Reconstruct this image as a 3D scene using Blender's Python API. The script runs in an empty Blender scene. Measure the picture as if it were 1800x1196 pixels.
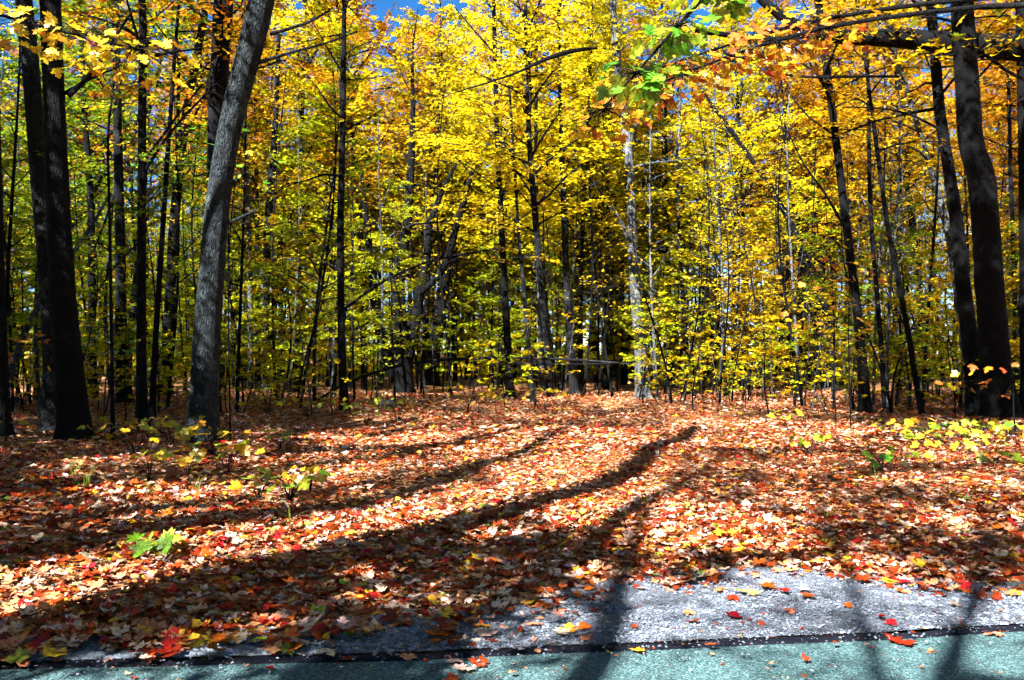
import bpy, math, random
import numpy as np
from mathutils import Vector

# ------------------------------------------------------------------ camera, sky, sun, exposure
scene = bpy.context.scene
COL = scene.collection
EYE, FPX, HORIZON = 1.5, 1450.0, 620.0
cam = bpy.data.cameras.new('camera')
cam.sensor_width = 36.0
cam.lens = FPX / 1800 * 36.0
cam.shift_y = (HORIZON - 598) / 1800
cam.clip_start, cam.clip_end = 0.05, 2000
camo = bpy.data.objects.new('camera', cam)
COL.objects.link(camo)
camo.location = (0, 0, EYE)
camo.rotation_euler = (math.pi / 2, 0, 0)
scene.camera = camo

SUN_AZ, SUN_EL = math.radians(35), math.radians(42)      # shadows run 35 deg right of straight ahead
world = bpy.data.worlds.new('World')
scene.world = world
world.use_nodes = True
wn = world.node_tree
sky = wn.nodes.new('ShaderNodeTexSky')
sky.sky_type = 'NISHITA'
sky.sun_disc = False
sky.sun_elevation = SUN_EL
sky.sun_rotation = math.pi + SUN_AZ
sky.air_density, sky.dust_density, sky.ozone_density = 0.6, 0.0, 2.5
hs = wn.nodes.new('ShaderNodeHueSaturation')
hs.inputs['Saturation'].default_value = 1.3
wn.links.new(sky.outputs[0], hs.inputs['Color'])
wn.links.new(hs.outputs[0], wn.nodes['Background'].inputs[0])
wn.nodes['Background'].inputs[1].default_value = 0.05

sl = bpy.data.lights.new('sun', 'SUN')
sl.energy, sl.angle, sl.color = 5.0, math.radians(0.5), (1.0, 0.965, 0.91)
so = bpy.data.objects.new('sun', sl)
COL.objects.link(so)
SUNV = Vector((math.sin(SUN_AZ) * math.cos(SUN_EL), math.cos(SUN_AZ) * math.cos(SUN_EL), -math.sin(SUN_EL)))
so.rotation_euler = SUNV.to_track_quat('-Z', 'Y').to_euler()

scene.view_settings.view_transform = 'Standard'
scene.view_settings.look = 'None'
scene.view_settings.gamma = 1.0
scene.view_settings.use_curve_mapping = False
scene.view_settings.exposure = 2.55
scene.render.engine = 'CYCLES'
cy = scene.cycles
cy.max_bounces, cy.diffuse_bounces, cy.glossy_bounces, cy.transmission_bounces = 2, 1, 1, 2
cy.use_adaptive_sampling = True
cy.adaptive_threshold = 0.05
cy.adaptive_min_samples = 16
cy.use_light_tree = False
cy.use_denoising = True
cy.denoiser = 'OPENIMAGEDENOISE'
cy.denoising_input_passes = 'RGB_ALBEDO_NORMAL'
cy.denoising_prefilter = 'ACCURATE'
cy.caustics_reflective = cy.caustics_refractive = False

# ------------------------------------------------------------------ helpers
rnd = random.Random(11)
npr = np.random.default_rng(5)
COT = 1 / math.tan(SUN_EL)


def dep(py):
    """distance of flat ground seen at photo row py"""
    return EYE * FPX / (py - HORIZON)


def px(x, y, d):
    """point seen at photo pixel x, y at distance d"""
    return np.array(((x - 900) / FPX * d, d, EYE - (y - HORIZON) / FPX * d))


def gz(x, y):
    """gentle relief of the wood floor"""
    x = np.asarray(x, float); y = np.asarray(y, float)
    far = np.clip((y - 5.0) / 8.0, 0, 1)
    z = far * (0.07 * np.sin(x * .55 + 1.3) * np.cos(y * .43) + 0.05 * np.sin(x * 1.3 + y * .9) + .03 * np.sin(y * 1.9 - x * .7))
    z = z + .14 * np.clip((x - 3.4) / 2.5, 0, 1) * np.clip((y - 6.0) / 3.0, 0, 1) * np.clip((20 - y) / 5, 0, 1)
    z = z + .24 * np.clip((-x - 1.8) / 2.5, 0, 1) * np.clip((y - 4.6) / 2.0, 0, 1) * np.clip((15 - y) / 4, 0, 1)
    return z


def unit(v):
    v = np.asarray(v, float)
    return v / (np.linalg.norm(v) + 1e-12)


def link_mesh(name, V, Fs, mats, parent=None, col=None, smooth=False, fmat=None):
    """V (n,3); Fs list of (k,m) index arrays; one object"""
    o = bpy.data.objects.new(name, mesh_data(name, V, Fs, mats, col, smooth, fmat))
    COL.objects.link(o)
    if parent is not None:
        o.parent = parent
    return o


def mesh_data(name, V, Fs, mats, col=None, smooth=False, fmat=None):
    me = bpy.data.meshes.new(name)
    V = np.asarray(V, np.float32)
    me.vertices.add(len(V))
    me.vertices.foreach_set('co', V.ravel())
    Fs = [np.asarray(f, np.int32) for f in Fs if len(f)]
    li = np.concatenate([f.ravel() for f in Fs])
    tot = np.concatenate([np.full(len(f), f.shape[1], np.int32) for f in Fs])
    st = np.concatenate(([0], np.cumsum(tot)[:-1])).astype(np.int32)
    me.loops.add(len(li)); me.loops.foreach_set('vertex_index', li)
    me.polygons.add(len(tot)); me.polygons.foreach_set('loop_start', st); me.polygons.foreach_set('loop_total', tot)
    if smooth:
        me.polygons.foreach_set('use_smooth', np.ones(len(tot), bool))
    for m in (mats if isinstance(mats, (list, tuple)) else [mats]):
        me.materials.append(m)
    if fmat is not None:
        me.polygons.foreach_set('material_index', np.asarray(fmat, np.int32))
    if col is not None:
        a = me.color_attributes.new('col', 'FLOAT_COLOR', 'POINT')
        c = np.ones((len(V), 4), np.float32); c[:, :3] = col
        a.data.foreach_set('color', c.ravel())
    me.update()
    return me


class Wood:
    """collects tubes into one mesh"""
    def __init__(s):
        s.V, s.F, s.n = [], [], 0

    def tube(s, pts, rad, k=5, ridge=0.0, flare=0.0, seed=0, cap=True):
        pts = np.asarray(pts, float); rad = np.asarray(rad, float)
        t = np.gradient(pts, axis=0)
        t /= np.linalg.norm(t, axis=1)[:, None] + 1e-9
        ref = np.array((0.31, 0.95, 0.02)) if abs(t[0][1]) < .9 else np.array((1., 0, 0))
        u = ref - (t @ ref)[:, None] * t
        u /= np.linalg.norm(u, axis=1)[:, None] + 1e-9
        w = np.cross(t, u)
        th = np.linspace(0, 2 * math.pi, k, endpoint=False)
        n = len(pts)
        R = np.repeat(rad[:, None], k, 1)
        if ridge:
            g = np.random.default_rng(seed)
            L = np.concatenate(([0], np.cumsum(np.linalg.norm(np.diff(pts, axis=0), axis=1))))
            r = np.zeros((n, k))
            for q in (3, 5, 9, 13, 17):
                p = g.uniform(0, 6.28) + 1.1 * np.sin(L * g.uniform(.6, 2.2) + g.uniform(0, 6))
                r += np.abs(np.sin(q * .5 * th[None, :] * 2 + p[:, None])) / q ** .55
            r += g.normal(0, .25, (n, k))
            R = R * (1 + ridge * (r - r.mean()))
            for _ in range(3):
                a, h0, b = g.uniform(0, 6.28), g.uniform(.1, .9) * L[-1], g.uniform(.04, .1)
                R = R * (1 + b * np.exp(-((L[:, None] - h0) / .25) ** 2) * np.clip(np.cos(th[None] - a), 0, 1))
        if flare:
            L = np.concatenate(([0], np.cumsum(np.linalg.norm(np.diff(pts, axis=0), axis=1))))
            g = np.random.default_rng(seed + 1)
            lob = 1 + .35 * np.cos(3 * th + g.uniform(0, 6)) + .25 * np.cos(5 * th + g.uniform(0, 6))
            R = R * (1 + flare * np.exp(-L / .28)[:, None] * lob[None])
        P = pts[:, None] + R[..., None] * (np.cos(th)[None, :, None] * u[:, None] + np.sin(th)[None, :, None] * w[:, None])
        s.V.append(P.reshape(-1, 3))
        i = np.arange(n - 1)[:, None] * k; j = np.arange(k)[None]; j2 = (j + 1) % k
        f = np.stack([i + j, i + j2, i + k + j2, i + k + j], -1).reshape(-1, 4) + s.n
        s.F.append(f)
        s.n += n * k

    def data(s, name, mat, smooth=True):
        return mesh_data(name, np.concatenate(s.V), [np.concatenate(s.F)], mat, smooth=smooth)


def smooth_path(P, n):
    """Catmull-like resample of control points to n points"""
    P = np.asarray(P, float)
    L = np.concatenate(([0], np.cumsum(np.linalg.norm(np.diff(P[:, :3], axis=0), axis=1))))
    s = np.linspace(0, L[-1], n)
    Q = np.stack([np.interp(s, L, P[:, i]) for i in range(P.shape[1])], 1)
    if n > 8:
        for _ in range(max(2, n // 12)):
            Q[1:-1] = .25 * Q[:-2] + .5 * Q[1:-1] + .25 * Q[2:]
    return Q


# leaf templates: (vertices, triangles); x is stem-to-tip, y across, z up
def star_leaf(lift=.10, twist=0.0, full=True):
    if full:
        o = [(-.02, .02), (-.16, .20), (-.05, .24), (-.10, .48), (.10, .36), (.26, .66), (.34, .52), (.46, .56), (.42, .30), (.62, .24), (.66, .34), (.98, 0)]
    else:
        o = [(-.02, .02), (-.14, .34), (.10, .26), (.28, .60), (.42, .26), (.92, 0)]
    pts = o + [(x, -y) for x, y in reversed(o[:-1])]
    V = [(.26, 0, 0)]
    for i, (x, y) in enumerate(pts):
        r = math.hypot(x - .26, y)
        V.append((x, y, lift * (r * r * 1.6 - .1) * (1 if i % 3 else .55) + twist * y * x))
    n = len(pts)
    F = [(0, 1 + i, 1 + (i + 1) % n) for i in range(n)]
    return np.array(V), np.array(F)


T_NEAR = [star_leaf(.16), star_leaf(-.22, .25), star_leaf(.3, -.2), star_leaf(-.34, -.3)]
T_NEAR2 = T_NEAR[:3] + [star_leaf(.4, .4), star_leaf(-.5, -.4), star_leaf(.55, .2)]


def oval_leaf(w, lift):
    o = [(-.05, 0), (.15, w * .7), (.45, w), (.75, w * .6), (1, 0), (.75, -w * .6), (.45, -w), (.15, -w * .7)]
    V = [(.45, 0, 0)] + [(x, y, lift * (abs(y) * 1.2 + (x - .45) ** 2)) for x, y in o]
    return np.array(V), np.array([(0, 1 + i, 1 + (i + 1) % 8) for i in range(8)])


def torn_leaf(lift):
    tv, tf = star_leaf(lift, .3)
    return tv, tf[: int(len(tf) * .55)]


T_NEAR2 += [oval_leaf(.28, .4), torn_leaf(.4), torn_leaf(-.5), oval_leaf(.36, -.6)]
T_MID = [star_leaf(.22, 0, False), star_leaf(-.3, .3, False)]
T_MID2 = T_MID + [star_leaf(.45, .3, False), star_leaf(-.5, -.4, False), oval_leaf(.32, .4)]
T_FAR = [(np.array([(-.1, 0, .0), (.25, .5, .12), (.45, .12, 0), (1, 0, .05), (.45, -.12, 0), (.25, -.5, .12)]),
          np.array([(0, 1, 2), (0, 2, 4), (2, 3, 4), (0, 4, 5)]))]


def leaf_arrays(O, X, N, S, C, T):
    """instances template(s) T at origins O"""
    O, X, N, S, C = (np.asarray(a, float) for a in (O, X, N, S, C))
    X = X / (np.linalg.norm(X, axis=1)[:, None] + 1e-9)
    N = N - (N * X).sum(1)[:, None] * X
    N = N / (np.linalg.norm(N, axis=1)[:, None] + 1e-9)
    Y = np.cross(N, X)
    Vs, Fs, Cs, n0 = [], [], [], 0
    which = np.arange(len(O)) % len(T)
    for k, (tv, tf) in enumerate(T):
        m = which == k
        if not m.any():
            continue
        P = O[m][:, None] + S[m][:, None, None] * (tv[None, :, 0:1] * X[m][:, None] + tv[None, :, 1:2] * Y[m][:, None] + tv[None, :, 2:3] * N[m][:, None])
        c = m.sum()
        Vs.append(P.reshape(-1, 3))
        Fs.append((tf[None] + (np.arange(c) * len(tv))[:, None, None]).reshape(-1, 3) + n0)
        Cs.append(np.repeat(C[m], len(tv), 0))
        n0 += c * len(tv)
    return np.concatenate(Vs), np.concatenate(Fs), np.concatenate(Cs)


# ------------------------------------------------------------------ materials
def new_mat(name):
    m = bpy.data.materials.new(name)
    m.use_nodes = True
    nt = m.node_tree
    nt.nodes.clear()
    out = nt.nodes.new('ShaderNodeOutputMaterial')
    return m, nt, out


def N(nt, t, **kw):
    n = nt.nodes.new(t)
    for k, v in kw.items():
        if k in n.inputs.keys():
            n.inputs[k].default_value = v
        else:
            setattr(n, k, v)
    return n


def ramp(nt, fac, stops):
    r = nt.nodes.new('ShaderNodeValToRGB')
    els = r.color_ramp.elements
    while len(els) < len(stops):
        els.new(.5)
    for e, (p, c) in zip(els, stops):
        e.position = p
        e.color = (*c, 1)
    nt.links.new(fac, r.inputs[0])
    return r.outputs[0]


def leaf_mat(name, base=None, trans=.35, vary=.12, gloss=.0, mottle=0.35):
    """leaf: own colour (attribute or base), thin and light-passing"""
    m, nt, out = new_mat(name)
    if base is None:
        c = N(nt, 'ShaderNodeAttribute', attribute_name='col').outputs['Color']
    else:
        r = nt.nodes.new('ShaderNodeRGB'); r.outputs[0].default_value = (*base, 1)
        c = r.outputs[0]
    h = nt.nodes.new('ShaderNodeHueSaturation')
    oi = nt.nodes.new('ShaderNodeObjectInfo')
    a = N(nt, 'ShaderNodeMapRange'); a.inputs[3].default_value = .5 - vary * .12; a.inputs[4].default_value = .5 + vary * .12
    b = N(nt, 'ShaderNodeMapRange'); b.inputs[3].default_value = 1 - vary; b.inputs[4].default_value = 1 + vary
    nt.links.new(oi.outputs['Random'], a.inputs[0])
    nt.links.new(a.outputs[0], h.inputs['Hue'])
    mu = N(nt, 'ShaderNodeMath', operation='MULTIPLY'); mu.inputs[1].default_value = 7.31
    fr = N(nt, 'ShaderNodeMath', operation='FRACT')
    nt.links.new(oi.outputs['Random'], mu.inputs[0]); nt.links.new(mu.outputs[0], fr.inputs[0])
    nt.links.new(fr.outputs[0], b.inputs[0])
    if mottle:
        geo = nt.nodes.new('ShaderNodeNewGeometry')
        nz = N(nt, 'ShaderNodeTexNoise', Scale=38.0, Detail=3.0)
        nt.links.new(geo.outputs['Position'], nz.inputs['Vector'])
        mr = N(nt, 'ShaderNodeMapRange'); mr.inputs[1].default_value = .3; mr.inputs[2].default_value = .7
        mr.inputs[3].default_value = 1 - mottle; mr.inputs[4].default_value = 1 + mottle * .5
        nt.links.new(nz.outputs[0], mr.inputs[0])
        m2 = N(nt, 'ShaderNodeMath', operation='MULTIPLY')
        nt.links.new(mr.outputs[0], m2.inputs[0]); nt.links.new(b.outputs[0], m2.inputs[1])
        nt.links.new(m2.outputs[0], h.inputs['Value'])
    else:
        nt.links.new(b.outputs[0], h.inputs['Value'])
    nt.links.new(c, h.inputs['Color'])
    d = nt.nodes.new('ShaderNodeBsdfDiffuse'); t = nt.nodes.new('ShaderNodeBsdfTranslucent')
    nt.links.new(h.outputs[0], d.inputs[0]); nt.links.new(h.outputs[0], t.inputs[0])
    mx = N(nt, 'ShaderNodeMixShader'); mx.inputs[0].default_value = trans
    nt.links.new(d.outputs[0], mx.inputs[1]); nt.links.new(t.outputs[0], mx.inputs[2])
    res = mx.outputs[0]
    if gloss:
        g = N(nt, 'ShaderNodeBsdfGlossy', Roughness=.38)
        g.inputs['Color'].default_value = (1, 1, 1, 1)
        m3 = N(nt, 'ShaderNodeMixShader'); m3.inputs[0].default_value = gloss
        nt.links.new(res, m3.inputs[1]); nt.links.new(g.outputs[0], m3.inputs[2])
        res = m3.outputs[0]
    nt.links.new(res, out.inputs[0])
    return m


def bark_mat(name, dark, light, lichen=(.16, .18, .15), lich=.25, sc=1.0, bump=.6, vary=.3):
    m, nt, out = new_mat(name)
    tc = nt.nodes.new('ShaderNodeTexCoord')
    mp = N(nt, 'ShaderNodeMapping'); mp.inputs['Scale'].default_value = (24 * sc, 24 * sc, 4.5 * sc)
    nt.links.new(tc.outputs['Object'], mp.inputs[0])
    n1 = N(nt, 'ShaderNodeTexNoise', Scale=1.0, Detail=5.0, Roughness=.65, Distortion=.6)
    nt.links.new(mp.outputs[0], n1.inputs[0])
    c1 = ramp(nt, n1.outputs[0], [(.32, dark), (.62, light)])
    mp2 = N(nt, 'ShaderNodeMapping'); mp2.inputs['Scale'].default_value = (30 * sc, 30 * sc, 7 * sc)
    nt.links.new(tc.outputs['Object'], mp2.inputs[0])
    wob = N(nt, 'ShaderNodeTexNoise', Scale=.8, Detail=2.0)
    nt.links.new(mp2.outputs[0], wob.inputs[0])
    av = N(nt, 'ShaderNodeVectorMath', operation='MULTIPLY_ADD')
    nt.links.new(wob.outputs['Color'], av.inputs[0]); av.inputs[1].default_value = (1.6, 1.6, 1.6); nt.links.new(mp2.outputs[0], av.inputs[2])
    vo = N(nt, 'ShaderNodeTexVoronoi', feature='DISTANCE_TO_EDGE', Scale=1.0)
    nt.links.new(av.outputs[0], vo.inputs['Vector'])
    fur = N(nt, 'ShaderNodeMapRange'); fur.inputs[1].default_value = .0; fur.inputs[2].default_value = .22
    nt.links.new(vo.outputs['Distance'], fur.inputs[0])
    fc = ramp(nt, fur.outputs[0], [(0, (.35,) * 3), (.7, (1.1,) * 3)])
    mf = N(nt, 'ShaderNodeMix', data_type='RGBA', blend_type='MULTIPLY'); mf.inputs['Factor'].default_value = .85
    nt.links.new(c1, mf.inputs[6]); nt.links.new(fc, mf.inputs[7])
    c1 = mf.outputs[2]
    hsum = N(nt, 'ShaderNodeMath', operation='MULTIPLY_ADD')
    nt.links.new(fur.outputs[0], hsum.inputs[0]); hsum.inputs[1].default_value = .8; nt.links.new(n1.outputs[0], hsum.inputs[2])
    n2 = N(nt, 'ShaderNodeTexNoise', Scale=2.3, Detail=6.0, Roughness=.7)
    nt.links.new(tc.outputs['Object'], n2.inputs[0])
    f2 = ramp(nt, n2.outputs[0], [(.52, (0, 0, 0)), (.64, (lich,) * 3)])
    mx = N(nt, 'ShaderNodeMix', data_type='RGBA')
    nt.links.new(f2, mx.inputs['Factor']); nt.links.new(c1, mx.inputs[6]); mx.inputs[7].default_value = (*lichen, 1)
    oi = nt.nodes.new('ShaderNodeObjectInfo')
    mr = N(nt, 'ShaderNodeMapRange'); mr.inputs[3].default_value = 1 - vary; mr.inputs[4].default_value = 1 + vary
    nt.links.new(oi.outputs['Random'], mr.inputs[0])
    h = nt.nodes.new('ShaderNodeHueSaturation')
    nt.links.new(mx.outputs[2], h.inputs['Color']); nt.links.new(mr.outputs[0], h.inputs['Value'])
    p = N(nt, 'ShaderNodeBsdfPrincipled', Roughness=.9)
    p.inputs['Specular IOR Level'].default_value = .15
    nt.links.new(h.outputs[0], p.inputs['Base Color'])
    bp = N(nt, 'ShaderNodeBump', Strength=bump, Distance=.05)
    nt.links.new(hsum.outputs[0], bp.inputs['Height']); nt.links.new(bp.outputs[0], p.inputs['Normal'])
    nt.links.new(p.outputs[0], out.inputs[0])
    return m


def chip_mat(name, stops, scale, bump=.8, patch=None):
    """chippings: one tone per stone"""
    m, nt, out = new_mat(name)
    tc = nt.nodes.new('ShaderNodeTexCoord')
    v = N(nt, 'ShaderNodeTexVoronoi', Scale=scale)
    nt.links.new(tc.outputs['Object'], v.inputs['Vector'])
    sep = nt.nodes.new('ShaderNodeSeparateColor')
    nt.links.new(v.outputs['Color'], sep.inputs[0])
    c = ramp(nt, sep.outputs[0], stops)
    n2 = N(nt, 'ShaderNodeTexNoise', Scale=2.6, Detail=9.0, Roughness=.75)
    nt.links.new(tc.outputs['Object'], n2.inputs[0])
    f = ramp(nt, n2.outputs[0], [(.32, (.5, .48, .45)), (.48, (.85,) * 3), (.68, (1.12,) * 3)])
    mx = N(nt, 'ShaderNodeMix', data_type='RGBA', blend_type='MULTIPLY'); mx.inputs['Factor'].default_value = 1
    nt.links.new(c, mx.inputs[6]); nt.links.new(f, mx.inputs[7])
    p = N(nt, 'ShaderNodeBsdfPrincipled', Roughness=.85)
    p.inputs['Specular IOR Level'].default_value = .3
    nt.links.new(mx.outputs[2], p.inputs['Base Color'])
    bp = N(nt, 'ShaderNodeBump', Strength=bump, Distance=.012)
    bp.invert = True
    nt.links.new(v.outputs['Distance'], bp.inputs['Height']); nt.links.new(bp.outputs[0], p.inputs['Normal'])
    nt.links.new(p.outputs[0], out.inputs[0])
    return m


M = {}
M['bark_dark'] = bark_mat('bark_dark', (.0015, .0015, .002), (.0042, .0046, .006), (.022, .027, .032), lich=.25)  # near-black: shade on the trunks is put into the bark colour
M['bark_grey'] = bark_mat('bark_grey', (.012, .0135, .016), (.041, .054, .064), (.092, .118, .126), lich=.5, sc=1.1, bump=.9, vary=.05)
M['bark_mid'] = bark_mat('bark_mid', (.0016, .0016, .002), (.012, .013, .0155), (.07, .08, .088), lich=.5, vary=.5)  # darkened as well, in place of shade on the farther trunks
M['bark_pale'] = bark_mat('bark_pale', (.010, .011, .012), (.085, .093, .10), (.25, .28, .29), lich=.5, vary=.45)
M['leaf'] = leaf_mat('leaf_of_the_wood', None, trans=.45, vary=.16, mottle=0)
M['leaf_near'] = leaf_mat('leaf_near', None, trans=.40, vary=.12, gloss=.04, mottle=.2)
M['litter'] = leaf_mat('fallen_leaves', None, trans=.12, vary=.1, gloss=.02, mottle=.45)
PALETTE = {   # fallen leaf colours, share of the litter
    'tan': ((.46, .20, .09), .29), 'brown': ((.23, .032, .005), .36), 'orange': ((.46, .10, .008), .09), 'yellow': ((.62, .36, .025), .05),
    'red': ((.38, .012, .010), .032), 'pale': ((.63, .44, .33), .23), 'mauve': ((.34, .22, .21), .02), 'green': ((.20, .27, .025), .010)}
for k, (c, _) in PALETTE.items():
    M['fallen_' + k] = leaf_mat('fallen_leaf_' + k, c, trans=.12, vary=.22, gloss=.02, mottle=.45)
LIVE = {'lime': (.36, .42, .02), 'gold': (.66, .38, .012), 'amber': (.62, .23, .012), 'green': (.15, .34, .016), 'yellow': (.72, .52, .02), 'rust': (.5, .14, .02)}
for k, c in LIVE.items():
    M['live_' + k] = leaf_mat('leaf_' + k, c, trans=.42, vary=.25, gloss=.04, mottle=.4)

# wood floor: dark humus with small leaf flecks for the far ground
m, nt, out = new_mat('wood_floor')
tc = nt.nodes.new('ShaderNodeTexCoord')
v = N(nt, 'ShaderNodeTexVoronoi', Scale=11.0)
nt.links.new(tc.outputs['Object'], v.inputs['Vector'])
sp = nt.nodes.new('ShaderNodeSeparateColor'); nt.links.new(v.outputs['Color'], sp.inputs[0])
c = ramp(nt, sp.outputs[0], [(0, (.07, .02, .006)), (.4, (.20, .06, .015)), (.7, (.34, .15, .05)), (.9, (.45, .26, .13)), (1, (.5, .22, .02))])
p = N(nt, 'ShaderNodeBsdfPrincipled', Roughness=.95); nt.links.new(c, p.inputs['Base Color'])
bp = N(nt, 'ShaderNodeBump', Strength=.8, Distance=.04); nt.links.new(v.outputs['Distance'], bp.inputs['Height']); nt.links.new(bp.outputs[0], p.inputs['Normal'])
nt.links.new(p.outputs[0], out.inputs[0]); M['floor'] = m
M['gravel'] = chip_mat('gravel_chippings', [(0, (.04, .042, .05)), (.35, (.085, .103, .138)), (.75, (.155, .182, .24)), (1, (.29, .34, .43))], 150)
M['window_stand_in'] = chip_mat('teal_window_tint_chippings', [(0, (.02, .04, .044)), (.4, (.042, .098, .107)), (.8, (.075, .16, .172)), (1, (.155, .26, .265))], 120, bump=.5)  # tint of car-window glass, given to a strip of ground
M['pebble'] = chip_mat('pebble', [(0, (.05, .053, .062)), (.5, (.135, .16, .205)), (1, (.32, .37, .45))], 30, bump=.1)
m, nt, out = new_mat('black_window_edge')  # for the dark top edge of the car window, laid as a ground strip
p = N(nt, 'ShaderNodeBsdfPrincipled', Roughness=.6); p.inputs['Base Color'].default_value = (.006, .007, .012, 1)
p.inputs['Specular IOR Level'].default_value = .1
nt.links.new(p.outputs[0], out.inputs[0]); M['window_edge'] = m
M['stone'] = bark_mat('field_stone', (.2, .21, .23), (.42, .43, .46), sc=.5, bump=.4)
M['grass'] = leaf_mat('grass_blade', (.13, .24, .03), trans=.35, vary=.3, mottle=0)


def tag(o, label=None, cat=None, group=None, kind=None):
    if label: o['label'] = label
    if cat: o['category'] = cat
    if group: o['group'] = group
    if kind: o['kind'] = kind
    return o


def empty(name, loc, label, cat, group=None):
    o = bpy.data.objects.new(name, None)
    o.empty_display_size = .2
    COL.objects.link(o)
    o.location = loc
    return tag(o, label, cat, group)


def add(name, data, parent=None):
    o = bpy.data.objects.new(name, data)
    COL.objects.link(o)
    o.parent = parent
    return o


ORD = ['leftmost', 'second from left', 'third from left', 'fourth from left', 'fifth from left', 'sixth from left', 'seventh from left', 'eighth from left', 'ninth from left', 'tenth from left', 'eleventh from left', 'twelfth from left', 'thirteenth from left', 'fourteenth from left', 'fifteenth from left', 'sixteenth from left', 'seventeenth from left', 'eighteenth from left', 'nineteenth from left', 'twentieth from left']


def number_labels(items):
    """look-alikes sharing a label are told apart by their order from the left"""
    by = {}
    for p, o in items:
        by.setdefault(o['label'], []).append((p, o))
    for lab, v in by.items():
        if 1 < len(v) <= 20:
            for k, (p, o) in enumerate(sorted(v, key=lambda t: t[0])):
                o['label'] = f'{ORD[k]} ' + lab


# ------------------------------------------------------------------ setting: ground, verge, window stand-in
def axis(lo, hi, near_lo, near_hi, step, n_out):
    a = np.arange(near_lo, near_hi + 1e-6, step)
    l = near_lo - np.geomspace(step, near_lo - lo, n_out)[::-1]
    r = near_hi + np.geomspace(step, hi - near_hi, n_out)
    return np.concatenate((l, a, r))


gx = axis(-600, 600, -16, 16, .25, 26); gy = axis(-600, 800, -2, 34, .25, 26)
GX, GY = np.meshgrid(gx, gy)
GV = np.stack([GX, GY, gz(GX, GY) - .03], -1).reshape(-1, 3)
nx = len(gx)
i = (np.arange(len(gy) - 1)[:, None] * nx + np.arange(nx - 1)[None]).ravel()
tag(link_mesh('ground', GV, [np.stack([i, i + 1, i + nx + 1, i + nx], -1)], M['floor'], smooth=True), kind='structure')

EDGE = np.array([(-40, 1.2), (-12, 3.2), (-6, 3.68), (-2.45, 3.95), (-.84, 4.055), (.87, 4.225), (2.79, 4.50), (6, 4.95), (12, 5.6), (40, 8.0)])
BND = np.array([(-40, 1.3), (-12, 3.3), (-6, 3.75), (-2.48, 3.98), (-1.6, 4.03), (-1.18, 4.12), (-.7, 4.27), (-.22, 4.45), (.15, 4.6), (.40, 4.85), (.6, 5.05), (.83, 5.24), (1.31, 5.38),
                (1.6, 5.36), (1.80, 5.55), (1.95, 5.56), (2.11, 5.30), (2.37, 5.22), (2.7, 5.1), (3.05, 4.95), (4, 5.1), (6, 5.4), (12, 6.1), (40, 8.6)])
edge = lambda x: np.interp(x, EDGE[:, 0], EDGE[:, 1])
bnd = lambda x: np.interp(x, BND[:, 0], BND[:, 1])
xs = np.concatenate((np.linspace(-40, -7, 14), np.arange(-6.5, 6.6, .1), np.linspace(7, 40, 14)))
sm = np.stack([edge(xs - .5), edge(xs), edge(xs + .5)]).mean(0) + .010 * np.sin(xs * 2.3) + .006 * np.sin(xs * 5.1 + 1)
# gravel verge: a thin sloping bed between the teal strip and the litter
rows = []
for k, f in enumerate(np.linspace(0, 1, 9)):
    y = sm + .03 + f * (bnd(xs) + .45 - sm)
    z = np.full_like(xs, .012) + .012 * np.sin(xs * 5 + f * 7) * f - .03 * (f > .95)
    rows.append(np.stack([xs, y, z + gz(xs, y)], -1))
VV = np.concatenate(rows); n = len(xs)
i = (np.arange(8)[:, None] * n + np.arange(n - 1)[None]).ravel()
tag(link_mesh('gravel_verge', VV, [np.stack([i, i + 1, i + n + 1, i + n], -1)], M['gravel'], smooth=True), kind='structure')
# ground strip standing in for tinted car-window glass, a little below the verge
rows = [np.stack([xs, sm - .05 - w, np.full_like(xs, -.004)], -1) for w in (0, .4, .8, 1.3, 1.9, 2.5, 3.0)]
VV = np.concatenate(rows)
i = (np.arange(6)[:, None] * n + np.arange(n - 1)[None]).ravel()
tag(link_mesh('window_stand_in', VV, [np.stack([i, i + n, i + n + 1, i + 1], -1)], M['window_stand_in']), kind='structure')
# dark ground strip standing in for the top edge of the window glass
prof = [(-.05, -.012), (-.03, .004), (-.012, .009), (.008, .010), (.018, .008), (.024, -.01)]
VV = np.concatenate([np.stack([xs, sm + a * (1 + .18 * np.sin(xs * 7.3 + 2 * a * 40) + npr.normal(0, .08, len(xs))), b + (b > 0) * npr.normal(0, .0025, len(xs))], -1) for a, b in prof])
i = (np.arange(len(prof) - 1)[:, None] * n + np.arange(n - 1)[None]).ravel()
tag(link_mesh('window_edge_stand_in', VV, [np.stack([i, i + 1, i + n + 1, i + n], -1)], M['window_edge'], smooth=True), kind='structure')

# loose chippings on the verge, too many to count
Q = 30000
X = npr.uniform(-3.2, 3.6, Q); f = npr.uniform(0, 1, Q)
Y = edge(X) + .01 + f ** 1.1 * (bnd(X) + .15 - edge(X) - .01)
sp = npr.random(Q) < .03
Y[sp] = edge(X[sp]) - npr.exponential(.12, sp.sum())
S = .003 + .008 * npr.random(Q) ** 2.6
oct_v = np.array([(1, 0, 0), (0, 1, 0), (-1, 0, 0), (0, -1, 0), (0, 0, .7), (0, 0, -.7)], float)
oct_f = np.array([(0, 1, 4), (1, 2, 4), (2, 3, 4), (3, 0, 4)])
jit = 1 + npr.uniform(-.35, .35, (Q, 6, 1))
an = npr.uniform(0, 6.28, Q); ca, sa = np.cos(an), np.sin(an)
P = oct_v[None] * jit * S[:, None, None]
P = np.stack([P[..., 0] * ca[:, None] - P[..., 1] * sa[:, None], P[..., 0] * sa[:, None] + P[..., 1] * ca[:, None], P[..., 2]], -1)
P += np.stack([X, Y, .016 + S * .35], -1)[:, None]
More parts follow.
